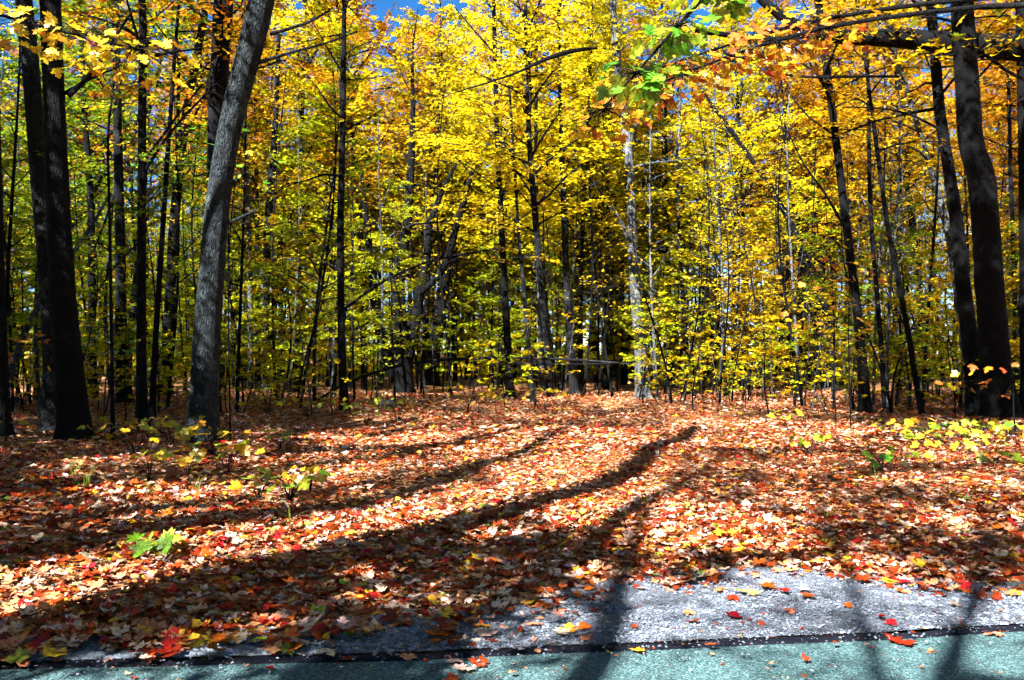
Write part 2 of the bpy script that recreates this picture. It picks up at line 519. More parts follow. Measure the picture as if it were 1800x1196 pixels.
tag(link_mesh('loose_chippings', P.reshape(-1, 3), [(oct_f[None] + (np.arange(Q) * 6)[:, None, None]).reshape(-1, 3)], M['pebble']),
    'loose pale grey chippings of the gravel verge', 'gravel', kind='stuff')

# ------------------------------------------------------------------ leaf litter
PK = list(PALETTE); PC = np.array([PALETTE[k][0] for k in PK]); PW = np.array([PALETTE[k][1] for k in PK]); PW /= PW.sum()


def scatter(n, d0, d1, wide=1.32):
    """even scatter on the ground within the view and a margin beside it"""
    d = np.sqrt(npr.uniform(d0 * d0, d1 * d1, n))
    x = npr.uniform(-1, 1, n) * (d * .62 * wide + 1.0)
    return x, d


def on_litter(x, y):
    w = .10 * np.sin(x * 9 + 1) + .07 * np.sin(x * 23) + npr.normal(0, .13, len(x))
    return y > bnd(x) + w + .05


x1, y1 = scatter(27000, 3.9, 8.1)
k = on_litter(x1, y1); x1, y1 = x1[k], y1[k]
# stray leaves out on the gravel and a few on the teal strip, where the photograph shows them
stray_px = [(940, 1105, 'tan'), (990, 1122, 'pale'), (1060, 1062, 'mauve'), (860, 1125, 'pale'), (850, 1108, 'orange'), (1026, 1112, 'orange'), (1000, 1117, 'yellow'),
            (1030, 1133, 'tan'), (775, 1127, 'red'), (845, 1120, 'pale'), (1212, 1086, 'tan'), (1290, 1092, 'brown'), (1300, 1048, 'yellow'), (1325, 1052, 'tan'), (1352, 1040, 'brown'),
            (1380, 1048, 'brown'), (1412, 1046, 'pale'), (1290, 1060, 'brown'), (1418, 1057, 'brown'), (1560, 1033, 'yellow'), (1678, 1072, 'tan'), (1390, 1083, 'tan'), (1550, 1094, 'brown'),
            (800, 1163, 'pale'), (815, 1180, 'pale'), (840, 1168, 'brown'), (1120, 1147, 'yellow'), (1595, 1135, 'brown'), (1570, 1127, 'brown'), (1745, 1116, 'tan'), (320, 1150, 'tan')]
LM = {}


def fallen_mesh(shape, colour):
    if (shape, colour) not in LM:
        tv, tf = T_NEAR[shape]
        V = tv - np.array((.4, 0, 0))
        V = np.concatenate((V, [(-.42, .012, .0), (-.42, -.012, .0), (-.9, .008, .06 + .05 * shape), (-.9, -.008, .06 + .05 * shape)]))
        b = len(tv)
        F = np.concatenate((tf, [(b, b + 2, b + 1), (b + 1, b + 2, b + 3)]))
        LM[shape, colour] = mesh_data('fallen_leaf', V, [F], M['fallen_' + colour])
    return LM[shape, colour]


def fallen(x, y, z, colour, label, group, size=None, flat=False):
    o = bpy.data.objects.new('fallen_leaf', fallen_mesh(rnd.randrange(2 if flat else 4), colour))
    COL.objects.link(o)
    o.location = (x, y, z)
    t = .1 if flat else .26
    o.rotation_euler = (rnd.gauss(0, t), rnd.gauss(0, t), rnd.uniform(0, 6.28))
    s = size or rnd.uniform(.065, .115)
    o.scale = (s, s * rnd.uniform(.85, 1.1), s)
    return tag(o, label, 'leaf', group)


WORD = {'tan': 'dull tan', 'brown': 'russet brown', 'orange': 'orange', 'yellow': 'yellow', 'red': 'bright red', 'pale': 'pale beige', 'mauve': 'mauve grey', 'green': 'green'}
STRAY = []
for a, b, c in stray_px:
    d = dep(b)
    window_stand_in = d < edge((a - 900) / FPX * d) - .02
    where = 'on the teal window stand-in below its dark edge' if window_stand_in else 'alone on the gravel verge'
    STRAY.append((a, fallen((a - 900) / FPX * d, d, .012 if window_stand_in else .035, c,
           f'{WORD[c]} maple leaf {where}', 'stray leaves on gravel and road', flat=True, size=rnd.uniform(.065, .10))))
number_labels(STRAY)
# the nearest litter leaves as single leaves
o_near = np.argsort(np.where(np.abs(x1) < y1 * .62, y1, 99))
single = o_near[:270]; rest = o_near[270:]
EDGEL = []
for i in single:
    c = rnd.choices(PK, PW)[0]
    xx, yy = x1[i], y1[i]
    where = ('extreme left', 'far left', 'left', 'left of centre', 'centre', 'right of centre', 'right', 'far right')[int(np.clip((xx / yy + .62) / 1.24 * 8, 0, 7))]
    where = ('front' if yy < bnd(xx) + .15 else 'second row' if yy < bnd(xx) + .4 else 'back') + ' of the litter edge, ' + where
    size = rnd.uniform(.05, .105)
    EDGEL.append((xx / yy, fallen(xx, yy, float(gz(xx, yy)) + .05, c, f'{"large" if size > .08 else "small"} {WORD[c]} leaf, {where}', 'fallen leaves along the litter edge', size)))


number_labels(EDGEL)


def litter(x, y, T, smin, smax, lift):
    n = len(x)
    ci = npr.choice(len(PK), n, p=PW)
    C = PC[ci] * npr.uniform(.65, 1.25, (n, 1)) * (1 + npr.normal(0, .07, (n, 3)))
    Nn = np.stack([npr.normal(0, .27, n), npr.normal(0, .27, n), np.ones(n)], -1)
    a = npr.uniform(0, 6.28, n)
    X = np.stack([np.cos(a), np.sin(a), npr.normal(0, .16, n)], -1)
    S = smin + (smax - smin) * npr.random(n) ** 1.3
    O = np.stack([x, y, gz(x, y) + npr.uniform(.0, lift, n)], -1) - .35 * S[:, None] * X / np.linalg.norm(X, axis=1)[:, None]
    O[:, 2] = gz(x, y) + npr.uniform(0, lift, n)
    return leaf_arrays(O, X, Nn, S, np.clip(C, .004, .8), T)


parts = [litter(x1[rest], y1[rest], T_NEAR2, .03, .098, .04)]
x2, y2 = scatter(24500, 8, 12)
parts.append(litter(x2, y2, T_MID2, .04, .098, .045))
x2, y2 = scatter(35000, 11.9, 16)
parts.append(litter(x2, y2, T_FAR + [oval_leaf(.45, .3)], .05, .115, .045))
x2, y2 = scatter(56000, 15.8, 31)
parts.append(litter(x2, y2, T_FAR, .08, .15, .06))
# crumbs of leaf worked into gravel and the window stand-in
xc = npr.uniform(-3.4, 3.8, 2600); yc = npr.uniform(3.3, 5.6, 2600)
kc = npr.random(2600) < np.where(yc < edge(xc), .25, .8); parts.append(litter(xc[kc], yc[kc], T_FAR, .008, .034, .03))
xc = npr.uniform(-3.4, 3.8, 260); yc = edge(xc) + npr.normal(.1, .22, 260)
kc = npr.random(260) < np.where(xc < .2, .8, .3); parts.append(litter(xc[kc], yc[kc], T_NEAR2, .02, .07, .03))
x3 = npr.uniform(-16, 16, 5000); y3 = npr.uniform(3.5, 14, 5000)
k = (np.abs(x3) > y3 * .8) & (y3 > bnd(x3)); parts.append(litter(x3[k], y3[k], T_MID, .09, .15, .05))
V, F, C, n0 = [], [], [], 0
for a, b, c in parts:
    V.append(a); F.append(b + n0); C.append(c); n0 += len(a)
tag(link_mesh('leaf_litter', np.concatenate(V), [np.concatenate(F)], M['litter'], col=np.concatenate(C)),
    'deep carpet of fallen maple leaves covering the clearing', 'leaf litter', kind='stuff')

# ------------------------------------------------------------------ trees
def grow(seed, pts, rad, t0=.25, t1=1.0, nb=30, blen=2.2, pitch=(25, 60), lsize=(.08, .13), cols=((.6, .4, .02), (.5, .45, .02)),
         T=T_FAR, step=.085, twigs=7, keep=1.0, prof=None, droop=.12, wood=None, tilt=.42, wk=4):
    """branches and leaf sprays along a trunk path; returns wood, leaf arrays"""
    g = random.Random(seed)
    W = wood or Wood()
    pts = np.asarray(pts, float); rad = np.asarray(rad, float)
    L = np.concatenate(([0], np.cumsum(np.linalg.norm(np.diff(pts, axis=0), axis=1)))); L /= L[-1]
    O, X, Nn, S, C = [], [], [], [], []
    c0, c1 = (np.array(c) for c in cols)
    az = g.uniform(0, 6.28)

    gn = np.random.default_rng(seed)

    def spray(P, Q, dirv):
        ln = np.linalg.norm(Q - P)
        if ln < .05: return
        nn = max(2, int(ln / step))
        side = unit(np.cross(dirv, (0, 0, 1.)))
        f = np.repeat((np.arange(nn) + .6) / nn, 2); sg = np.tile((-1., 1.), nn)
        kp = gn.random(2 * nn) < keep
        f, sg = f[kp], sg[kp]; c = len(f)
        if not c: return
        p = P + (Q - P) * f[:, None] + gn.normal(0, .03, (c, 3))
        d = dirv[None] * gn.uniform(.2, 1, (c, 1)) + side[None] * (sg * gn.uniform(.4, 1.1, c))[:, None]
        d[:, 2] += gn.uniform(-.5, .05, c)
        d /= np.linalg.norm(d, axis=1)[:, None]
        O.append(p + d * .03); X.append(d)
        Nn.append(np.concatenate((gn.normal(0, tilt, (c, 2)), np.ones((c, 1))), 1))
        S.append(gn.uniform(*lsize, c))
        m = np.clip(g.random() * .6 + gn.random((c, 1)) * .4, 0, 1)
        C.append((c0 * (1 - m) + c1 * m) * gn.uniform(.75, 1.2, (c, 1)))

    for b in range(nb):
        t = t0 + (t1 - t0) * (b + g.random()) / nb
        p0 = np.array([np.interp(t, L, pts[:, i]) for i in range(3)])
        r0 = np.interp(t, L, rad)
        az += 2.4 + g.uniform(-.5, .5)
        pr = prof(t) if prof else (1 - .75 * ((t - t0) / (t1 - t0 + 1e-6)) ** 1.5)
        ln = blen * pr * g.uniform(.65, 1.2)
        pit = math.radians(g.uniform(*pitch)) * (.75 + .5 * t)
        h = np.array((math.cos(az), math.sin(az), 0))
        d = h * math.cos(pit) + np.array((0, 0, math.sin(pit)))
        P = [p0]
        ns = 5
        for s in range(ns):
            d = unit(d + np.array((g.gauss(0, .13), g.gauss(0, .13), g.gauss(-droop * .5, .09))))
            P.append(P[-1] + d * ln / ns)
        P = np.array(P)
        rb = min(.55 * r0, .006 + .011 * ln)
        W.tube(P, np.linspace(rb, .003, ns + 1), wk)
        for q in range(twigs):
            f = .22 + .78 * (q + g.random()) / twigs
            k = min(ns - 1, int(f * ns)); fr = f * ns - k
            s0 = P[k] + (P[k + 1] - P[k]) * fr
            bd = unit(P[k + 1] - P[k])
            sd = unit(np.cross(bd, (0, 0, 1.))) * (1 if q % 2 else -1)
            td = unit(bd * g.uniform(.4, 1) + sd * g.uniform(.5, 1.1) + np.array((0, 0, g.uniform(-.25, .2))))
            tl = ln * .42 * (1.15 - f * .7) * g.uniform(.6, 1.2)
            s1 = s0 + td * tl
            W.tube([s0, (s0 + s1) / 2 + np.array((0, 0, .02 * tl)), s1], [max(.0035, rb * .35), .003, .0018], 3)
            spray(s0, s1, td)
        spray(P[-3], P[-1], unit(P[-1] - P[-3]))
    if not O:
        return W, None
    cat = np.concatenate
    return W, leaf_arrays(cat(O), cat(X), cat(Nn), cat(S), np.clip(cat(C), .003, .85), T)


def crown_mesh(name, L, mat):
    return mesh_data(name, L[0], [L[1]], mat, col=L[2])


def trunk_path(seed, h, r, bend=.3, n=14, lean=(0, 0)):
    g = random.Random(seed)
    a, b, p, q = g.uniform(-bend, bend), g.uniform(-bend, bend), g.uniform(0, 6), g.uniform(0, 6)
    z = np.linspace(0, h, n)
    x = a * np.sin(z / h * 4 + p) - a * math.sin(p) + lean[0] * z / h
    y = b * np.sin(z / h * 4 + q) - b * math.sin(q) + lean[1] * z / h
    pts = np.stack([x, y, z], -1)
    pts[0, 2] = -.12
    return pts, r * (1 - .9 * (z / h) ** 1.1) + .004


YEL, LIM, GOL, AMB, ORA, GRN, RED, OLI = (.67, .59, .011), (.40, .50, .013), (.68, .45, .009), (.60, .33, .008), (.60, .24, .009), (.11, .24, .012), (.48, .10, .012), (.24, .30, .010)
KINDS = {}


def kind(name, n, build):
    KINDS[name] = [build(s) for s in range(n)]


def sapling(cols, h0, h1, seed0):
    def b(s):
        g = random.Random(seed0 + s)
        h = g.uniform(h0, h1)
        pts, r = trunk_path(seed0 + s, h, .015 + .0034 * h, .35, lean=(g.uniform(-.6, .6), g.uniform(-.6, .6)))
        W = Wood(); W.tube(pts, r, 6)
        Wb, L = grow(seed0 + s, pts, r, .22, 1, int(h * 4.2), 1.0 + .13 * h, (8, 45), (.08, .13), cols, step=.07, twigs=10, keep=.95)
        return W.data('trunk', M['bark_mid']), Wb.data('branches', M['bark_mid'], False), crown_mesh('crown', L, M['leaf']), h
    return b


def tall(cols, h0, h1, seed0, t0=.3):
    def b(s):
        g = random.Random(seed0 + s)
        h = g.uniform(h0, h1)
        pts, r = trunk_path(seed0 + s, h, .055 + .0036 * h, .5, 18, lean=(g.uniform(-1, 1), g.uniform(-1, 1)))
        W = Wood(); W.tube(pts, r, 8)
        Wb, L = grow(seed0 + s, pts, r, t0, 1, 72, 3.5, (15, 60), (.12, .19), cols, step=.12, twigs=12, keep=.95)
        return W.data('trunk', M['bark_mid']), Wb.data('branches', M['bark_mid'], False), crown_mesh('crown', L, M['leaf']), h
    return b


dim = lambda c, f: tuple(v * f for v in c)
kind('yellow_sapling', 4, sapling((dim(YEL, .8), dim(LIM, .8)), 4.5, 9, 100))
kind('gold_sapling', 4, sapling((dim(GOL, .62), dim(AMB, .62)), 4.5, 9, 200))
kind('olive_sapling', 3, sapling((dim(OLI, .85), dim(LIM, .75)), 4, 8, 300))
kind('yellow_tall', 3, tall((YEL, (.68, .54, .012)), 15, 19, 400, .28))
kind('amber_tall', 3, tall((dim(AMB, .85), dim(ORA, .85)), 16, 21, 500, .32))
kind('green_tall', 2, tall((OLI, GRN), 14, 18, 600, .3))
kind('red_tall', 2, tall((ORA, RED), 18, 22, 700, .4))


def bare(s):
    g = random.Random(900 + s)
    h = g.uniform(5, 11)
    pts, r = trunk_path(900 + s, h, .015 + .0028 * h, .4, lean=(g.uniform(-1, 1), g.uniform(-1, 1)))
    W = Wood(); W.tube(pts, r, 6)
    Wb, L = grow(900 + s, pts, r, .3, 1, 22, 1.6, (15, 60), (.09, .13), (YEL, GOL), step=.3, twigs=5, keep=.25)
    bm = M['bark_pale'] if s % 6 == 0 else M['bark_dark']
    return W.data('trunk', bm), Wb.data('branches', bm, False), crown_mesh('crown', L, M['leaf']), h


kind('bare_pole', 6, bare)



def whip(s):
    g = random.Random(950 + s)
    h = g.uniform(1.6, 3.6)
    pts, r = trunk_path(950 + s, h, .012 + .003 * h, .12, lean=(g.uniform(-.4, .4), g.uniform(-.3, .3)))
    W = Wood(); W.tube(pts, r, 5)
    Wb, L = grow(950 + s, pts, r, .25, 1, 9, .75, (5, 40), (.08, .13), ((YEL, LIM), (GOL, YEL), (OLI, LIM))[s % 3], T=T_MID, step=.12, twigs=4, keep=.7)
    return W.data('trunk', M['bark_pale'] if s % 2 else M['bark_mid']), Wb.data('branches', M['bark_mid'], False), crown_mesh('crown', L, M['leaf']), h


kind('whip', 6, whip)
LOOK = {'whip': ('thin maple whip', 'maple_whip'), 'yellow_sapling': ('yellow-leaved maple sapling', 'young_maple'), 'gold_sapling': ('amber gold maple sapling', 'young_maple'),
        'olive_sapling': ('olive green maple sapling', 'young_maple'), 'yellow_tall': ('tall yellow maple', 'maple_tree'),
        'amber_tall': ('tall orange maple', 'maple_tree'), 'green_tall': ('tall dull green tree', 'forest_tree'),
        'red_tall': ('tall red-orange maple', 'maple_tree'), 'bare_pole': ('thin half-bare pole tree', 'pole_tree')}


BACK = []
REFS = [(120, 'the twin left trunks'), (250, 'the straight left trunk'), (375, 'the leaning grey maple'), (480, 'the broken-looking stem'), (603, 'the upright pole trunk'), (712, 'the many-stemmed tree'), (800, 'the leaning black trunk'),
        (890, 'the slender middle trunk'), (1000, 'the middle-right dark trunk'), (1120, 'the mottled pale trunk'), (1242, 'the pale back pole'), (1400, 'the arching right tree'), (1510, 'the trunk with sunlit foot'),
        (1610, 'the slim right trunk'), (1740, 'the thickest right trunk')]
def plant(kindname, x, y, s=None):
    v = rnd.randrange(len(KINDS[kindname]))
    tr, br, cr, h = KINDS[kindname][v]
    look, nm = LOOK[kindname]
    p = 900 + x / y * FPX
    i = sum(p > q for q, _ in REFS)
    where = 'left of ' + REFS[0][1] if i == 0 else 'right of ' + REFS[-1][1] if i == len(REFS) else 'behind ' + min((abs(p - q), w) for q, w in REFS)[1]
    depth = 'near' if y < 27 else ('farther' if y < 38 else 'distant')
    o = empty(nm, (x, y, float(gz(x, y))), f'{depth} {look} {where}', 'tree', 'background trees of the wood')
    BACK.append((p, o))
    o.rotation_euler = (0, 0, rnd.uniform(0, 6.28))
    s = s or rnd.uniform(.85, 1.15)
    o.scale = (s, s, s)
    add('trunk', tr, o); tag(add('branches', br, o), kind='stuff'); tag(add('crown', cr, o), kind='stuff')
    return o


def spots(n, d0, d1, mind, seed, clear=True):
    g = random.Random(seed); R = []
    tries = 0
    while len(R) < n and tries < n * 60:
        tries += 1
        d = math.sqrt(g.uniform(d0 * d0, d1 * d1))
        x = g.uniform(-1, 1) * (.62 * d * 1.12 + 1)
        if clear and d < 21 and -6.0 < x < 7.5: continue
        if clear and d < 26.5 and -.235 < x / d < .16: continue
        if any((x - a) ** 2 + (d - b) ** 2 < mind * mind for a, b in R): continue
        R.append((x, d))
    return R


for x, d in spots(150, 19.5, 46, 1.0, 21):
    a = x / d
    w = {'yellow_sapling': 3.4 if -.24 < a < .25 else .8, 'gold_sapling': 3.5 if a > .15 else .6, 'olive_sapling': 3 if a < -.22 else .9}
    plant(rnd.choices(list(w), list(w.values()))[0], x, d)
for x, d in spots(78, 24, 62, 2.0, 22):
    a = x / d
    w = {'yellow_tall': 5 if -.22 < a < .22 else .8, 'amber_tall': 3 if a > .15 else .9, 'green_tall': 2.4 if a < -.22 else .4, 'red_tall': 1.6 if a < -.22 else .1}
    if -.5 < a < -.12 and rnd.random() < .22:
        plant('bare_pole', x, d, rnd.uniform(1.3, 1.7))
        continue
    plant(rnd.choices(list(w), list(w.values()))[0], x, d)
for x, d in spots(60, 36, 64, 2.0, 25):
    if abs(x / d) < .4:
        plant(rnd.choice(['yellow_tall', 'amber_tall'] if x < .1 * d else ['amber_tall']), x, d)
for x, d in spots(215, 19.5, 38, .45, 23):
    if abs(x / d) < .645: plant('bare_pole', x, d)
for x, d in spots(120, 20.5, 40, .5, 24, False):
    if abs(x / d) < .64: plant('whip', x, d)
for x, d in spots(150, 18.6, 27, .35, 26, False):
    if .64 > -x / d > .2 or .64 > x / d > .17:
        plant('whip', x, d, rnd.uniform(.6, 1.1))

for a, d, kd in ((520, 33, 'yellow_tall'), (575, 39, 'yellow_tall'), (640, 34, 'amber_tall'), (690, 41, 'yellow_tall'), (745, 37, 'yellow_tall'), (800, 43, 'yellow_tall'), (1010, 38, 'yellow_tall'), (1065, 35, 'yellow_tall'),
                 (1110, 42, 'amber_tall'), (1180, 36, 'yellow_tall'), (250, 41, 'red_tall'), (600, 48, 'yellow_tall'), (720, 50, 'amber_tall')):
    plant(kd, (a - 900) / FPX * d, d, 1.1)
number_labels(BACK)

# distant wood closing the view, one mass
n = 85000
ang = npr.uniform(-.64, .64, n); d = npr.uniform(52, 95, n)
h = npr.uniform(0, 1, n) ** np.where(npr.random(n) < .45, 3.0, .8) * (17 + 5 * np.sin(ang * 31) + 3 * np.sin(ang * 67 + 1))
keep = (np.sin(ang * 90 + h * .8) + np.sin(h * 1.7 + d * .6) + npr.normal(0, .7, n) + 1.6 * (h < 6)) > -.9
ang, d, h = ang[keep], d[keep], h[keep]; n = len(h)
a = npr.uniform(0, 6.28, n)
pal = np.array([YEL, GOL, LIM, OLI, AMB, ORA])
C = pal[np.clip((npr.uniform(0, 6, n)).astype(int), 0, 5)] * npr.uniform(.6, 1.1, (n, 1))
V, F, C = leaf_arrays(np.stack([np.tan(ang) * d, d, h], -1), np.stack([np.cos(a), np.sin(a), npr.normal(0, .3, n)], -1), np.stack([npr.normal(0, .5, n), npr.normal(0, .5, n), np.ones(n)], -1),
                      npr.uniform(.38, .72, n), C, T_FAR)
W = Wood()
for k in range(170):
    aa = rnd.uniform(-.62, .62); dd = rnd.uniform(52, 92); hh = rnd.uniform(10, 20)
    p, r = trunk_path(3000 + k, hh, rnd.uniform(.08, .2), .5, 6, (rnd.uniform(-1, 1), 0))
    W.tube(p + np.array((math.tan(aa) * dd, dd, 0)), r, 5)
WV = np.concatenate(W.V); WF = np.concatenate(W.F)
o = link_mesh('distant_wood', np.concatenate((V, WV)), [F, WF + len(V)], [M['leaf'], M['bark_mid']], col=np.concatenate((C, np.full((len(WV), 3), .1))),
              fmat=np.concatenate((np.zeros(len(F)), np.ones(len(WF)))))
tag(o, 'far-off mass of autumn wood closing the view behind the trunks', 'wood', kind='stuff')


# ------------------------------------------------------------------ trunks of the photograph, each at its own distance
def hero(label, path, base_d=None, mat='bark_dark', height=14, crown=None, ridge=.0, flare=.6, k=12, name='maple_tree', top_r=.35, branches=(), seed=1, t0=None, nb=26, blen=3.0,
         lsize=(.13, .2), step=.2, keep=.8, twigs=7, leanY=0.0, group=None):
    """path: photo pixels (x, y, width) from base to the top of the frame; the trunk goes on above it to its full height"""
    bx, by, bw = path[0]
    d = base_d or dep(by)
    z0 = float(gz((bx - 900) / FPX * d, d))
    root = empty(name, ((bx - 900) / FPX * d, d, z0), label, 'tree', group)
    base = np.array(root.location)
    P = []
    for x, y, w in path:
        q = px(x, y, d)
        dy = leanY * max(0, q[2])
        q = q * 1.0
        q[1] += dy
        q[0] *= (d + dy) / d
        q[2] = EYE + (q[2] - EYE) * (d + dy) / d
        P.append((*(q - base), w / FPX * d / 2))
    P[0] = (*P[0][:2], -.15, P[0][3])
    # extend to full height
    if P[-1][2] < height:
        a, b = np.array(P[-2]), np.array(P[-1])
        dirv = unit((b - a)[:3]); dirv = unit(dirv + np.array((0, 0, .35)))
        ln = (height - b[2]) / max(.3, dirv[2])
        for f in (.33, .66, 1.0):
            e = b[:3] + dirv * ln * f + np.array((rnd.gauss(0, .15), rnd.gauss(0, .15), 0))
            P.append((*e, b[3] * (1 - f * (1 - .12))))
    P = np.array(P)
    nr = int(np.clip(np.linalg.norm(np.diff(P[:, :3], axis=0), axis=1).sum() / (.09 if ridge else .35), 12, 150))
    Q = smooth_path(P, nr)
    W = Wood()
    W.tube(Q[:, :3], Q[:, 3], k, ridge=ridge, flare=flare, seed=seed)
    add('trunk', W.data('trunk', M[mat]), root)
    for bp in branches:
        bq = []
        for x, y, w in bp:
            q = px(x, y, d + leanY * 4) - base
            bq.append((*q, max(.004, w / FPX * d / 2)))
        bq = smooth_path(np.array(bq), max(9, 3 * len(bq)))
        bq[:, 1] += np.linspace(0, rnd.uniform(-.8, .8), len(bq))
        W = Wood(); W.tube(bq[:, :3], bq[:, 3], 7)
        add('branch', W.data('branch', M[mat]), root)
    if crown:
        L = Q[:, :3]
        hh = L[:, 2] / L[-1, 2]
        tt = t0 if t0 is not None else .5
        Wb, Lf = grow(seed * 7 + 1, Q[:, :3], Q[:, 3], tt, 1, nb, blen, (5, 50), lsize, crown, step=step, twigs=twigs, keep=keep)
        tag(add('branches', Wb.data('branches', M[mat], False), root), kind='stuff')
        tag(add('crown', crown_mesh('crown', Lf, M['leaf']), root), kind='stuff')
    return root


GY_ = (YEL, GOL); GA = (GOL, AMB); OG = (OLI, GRN); OR = (AMB, ORA)
# left side
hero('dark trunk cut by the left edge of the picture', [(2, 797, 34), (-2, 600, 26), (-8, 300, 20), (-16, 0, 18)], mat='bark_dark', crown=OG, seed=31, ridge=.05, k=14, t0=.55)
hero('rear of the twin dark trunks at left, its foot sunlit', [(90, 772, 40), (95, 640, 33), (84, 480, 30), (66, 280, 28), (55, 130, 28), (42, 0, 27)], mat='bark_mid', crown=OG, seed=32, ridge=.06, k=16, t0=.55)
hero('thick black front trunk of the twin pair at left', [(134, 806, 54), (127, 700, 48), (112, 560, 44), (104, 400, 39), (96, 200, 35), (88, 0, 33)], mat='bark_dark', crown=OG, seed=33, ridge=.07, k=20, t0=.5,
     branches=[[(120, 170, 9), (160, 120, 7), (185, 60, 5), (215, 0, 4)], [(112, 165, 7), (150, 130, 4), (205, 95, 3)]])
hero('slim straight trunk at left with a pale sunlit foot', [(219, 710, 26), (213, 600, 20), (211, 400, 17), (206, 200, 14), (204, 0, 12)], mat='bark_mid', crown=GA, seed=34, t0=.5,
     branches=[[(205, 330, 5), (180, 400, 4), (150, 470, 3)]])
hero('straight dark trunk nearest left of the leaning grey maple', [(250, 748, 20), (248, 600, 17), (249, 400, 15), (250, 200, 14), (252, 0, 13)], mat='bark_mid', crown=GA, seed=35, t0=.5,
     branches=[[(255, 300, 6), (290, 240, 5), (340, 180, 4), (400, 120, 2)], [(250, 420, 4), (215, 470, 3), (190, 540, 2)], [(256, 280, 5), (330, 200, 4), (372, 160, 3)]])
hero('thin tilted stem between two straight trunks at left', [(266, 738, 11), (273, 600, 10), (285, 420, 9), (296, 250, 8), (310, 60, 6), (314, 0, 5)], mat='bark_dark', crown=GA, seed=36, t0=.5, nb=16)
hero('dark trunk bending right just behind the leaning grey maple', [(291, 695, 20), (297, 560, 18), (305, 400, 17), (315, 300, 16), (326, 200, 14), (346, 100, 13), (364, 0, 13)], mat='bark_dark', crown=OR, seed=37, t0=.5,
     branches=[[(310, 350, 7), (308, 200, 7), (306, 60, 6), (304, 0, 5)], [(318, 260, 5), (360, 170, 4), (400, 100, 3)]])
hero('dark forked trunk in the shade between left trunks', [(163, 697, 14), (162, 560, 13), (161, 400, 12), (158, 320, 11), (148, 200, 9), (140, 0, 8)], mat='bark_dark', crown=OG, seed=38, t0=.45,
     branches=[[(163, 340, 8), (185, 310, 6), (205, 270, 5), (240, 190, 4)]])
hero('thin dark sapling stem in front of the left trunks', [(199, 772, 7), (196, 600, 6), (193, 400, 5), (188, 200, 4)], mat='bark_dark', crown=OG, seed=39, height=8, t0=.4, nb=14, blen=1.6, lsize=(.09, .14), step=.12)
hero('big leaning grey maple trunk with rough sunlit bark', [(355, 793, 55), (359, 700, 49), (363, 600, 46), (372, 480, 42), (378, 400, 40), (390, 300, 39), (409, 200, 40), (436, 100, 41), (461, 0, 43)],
     mat='bark_grey', crown=GA, seed=40, ridge=.045, flare=.34, k=56, t0=.62, nb=22,
     branches=[[(392, 395, 8), (415, 385, 6), (440, 372, 4), (448, 366, 3)], [(455, 110, 8), (500, 90, 5), (560, 68, 4), (620, 38, 3)], [(408, 320, 9), (425, 320, 6)], [(476, 60, 7), (530, 20, 5), (560, -20, 4)]])
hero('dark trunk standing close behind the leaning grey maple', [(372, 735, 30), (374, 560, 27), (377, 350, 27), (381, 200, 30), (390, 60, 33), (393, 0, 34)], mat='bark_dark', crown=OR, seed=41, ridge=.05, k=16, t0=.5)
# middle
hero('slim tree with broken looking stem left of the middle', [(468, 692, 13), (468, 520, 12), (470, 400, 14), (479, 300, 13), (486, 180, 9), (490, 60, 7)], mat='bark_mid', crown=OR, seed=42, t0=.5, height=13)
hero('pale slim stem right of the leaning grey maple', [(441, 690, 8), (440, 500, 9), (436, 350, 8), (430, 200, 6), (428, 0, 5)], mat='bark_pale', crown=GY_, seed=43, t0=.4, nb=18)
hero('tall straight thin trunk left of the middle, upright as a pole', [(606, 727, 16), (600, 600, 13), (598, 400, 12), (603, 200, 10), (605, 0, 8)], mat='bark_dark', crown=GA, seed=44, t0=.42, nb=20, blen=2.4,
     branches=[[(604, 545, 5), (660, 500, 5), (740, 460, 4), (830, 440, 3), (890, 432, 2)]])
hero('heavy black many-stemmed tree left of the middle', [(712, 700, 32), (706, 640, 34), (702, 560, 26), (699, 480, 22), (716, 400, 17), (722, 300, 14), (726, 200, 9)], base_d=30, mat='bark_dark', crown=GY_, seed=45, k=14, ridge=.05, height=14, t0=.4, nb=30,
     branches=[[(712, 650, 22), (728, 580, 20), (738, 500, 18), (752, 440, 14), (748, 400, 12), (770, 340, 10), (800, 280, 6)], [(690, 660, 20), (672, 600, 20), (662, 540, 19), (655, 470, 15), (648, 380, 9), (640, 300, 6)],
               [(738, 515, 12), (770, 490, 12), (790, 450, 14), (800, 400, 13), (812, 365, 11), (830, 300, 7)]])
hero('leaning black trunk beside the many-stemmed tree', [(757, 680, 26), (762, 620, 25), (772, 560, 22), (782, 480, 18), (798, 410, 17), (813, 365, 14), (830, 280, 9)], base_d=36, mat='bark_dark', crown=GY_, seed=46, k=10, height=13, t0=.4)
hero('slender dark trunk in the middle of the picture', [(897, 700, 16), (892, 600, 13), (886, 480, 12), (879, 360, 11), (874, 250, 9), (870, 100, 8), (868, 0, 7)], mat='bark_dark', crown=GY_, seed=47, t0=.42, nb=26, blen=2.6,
     branches=[[(874, 245, 4), (905, 270, 4), (940, 310, 3), (985, 340, 2)], [(872, 165, 4), (930, 165, 4), (940, 150, 3)], [(871, 95, 4), (840, 60, 3), (800, 10, 2)]])
hero('thin stem just right of the slender middle trunk', [(938, 703, 8), (930, 620, 8), (922, 520, 7), (912, 420, 6), (905, 300, 5), (895, 150, 4)], mat='bark_mid', crown=GY_, seed=48, t0=.4, nb=16, blen=1.9, height=10)
hero('pale streaked thin trunk right of the middle stems', [(955, 696, 9), (950, 600, 9), (946, 480, 8), (943, 350, 7), (942, 200, 6), (944, 50, 5)], mat='bark_pale', crown=GY_, seed=49, t0=.45, nb=18, blen=2.2)
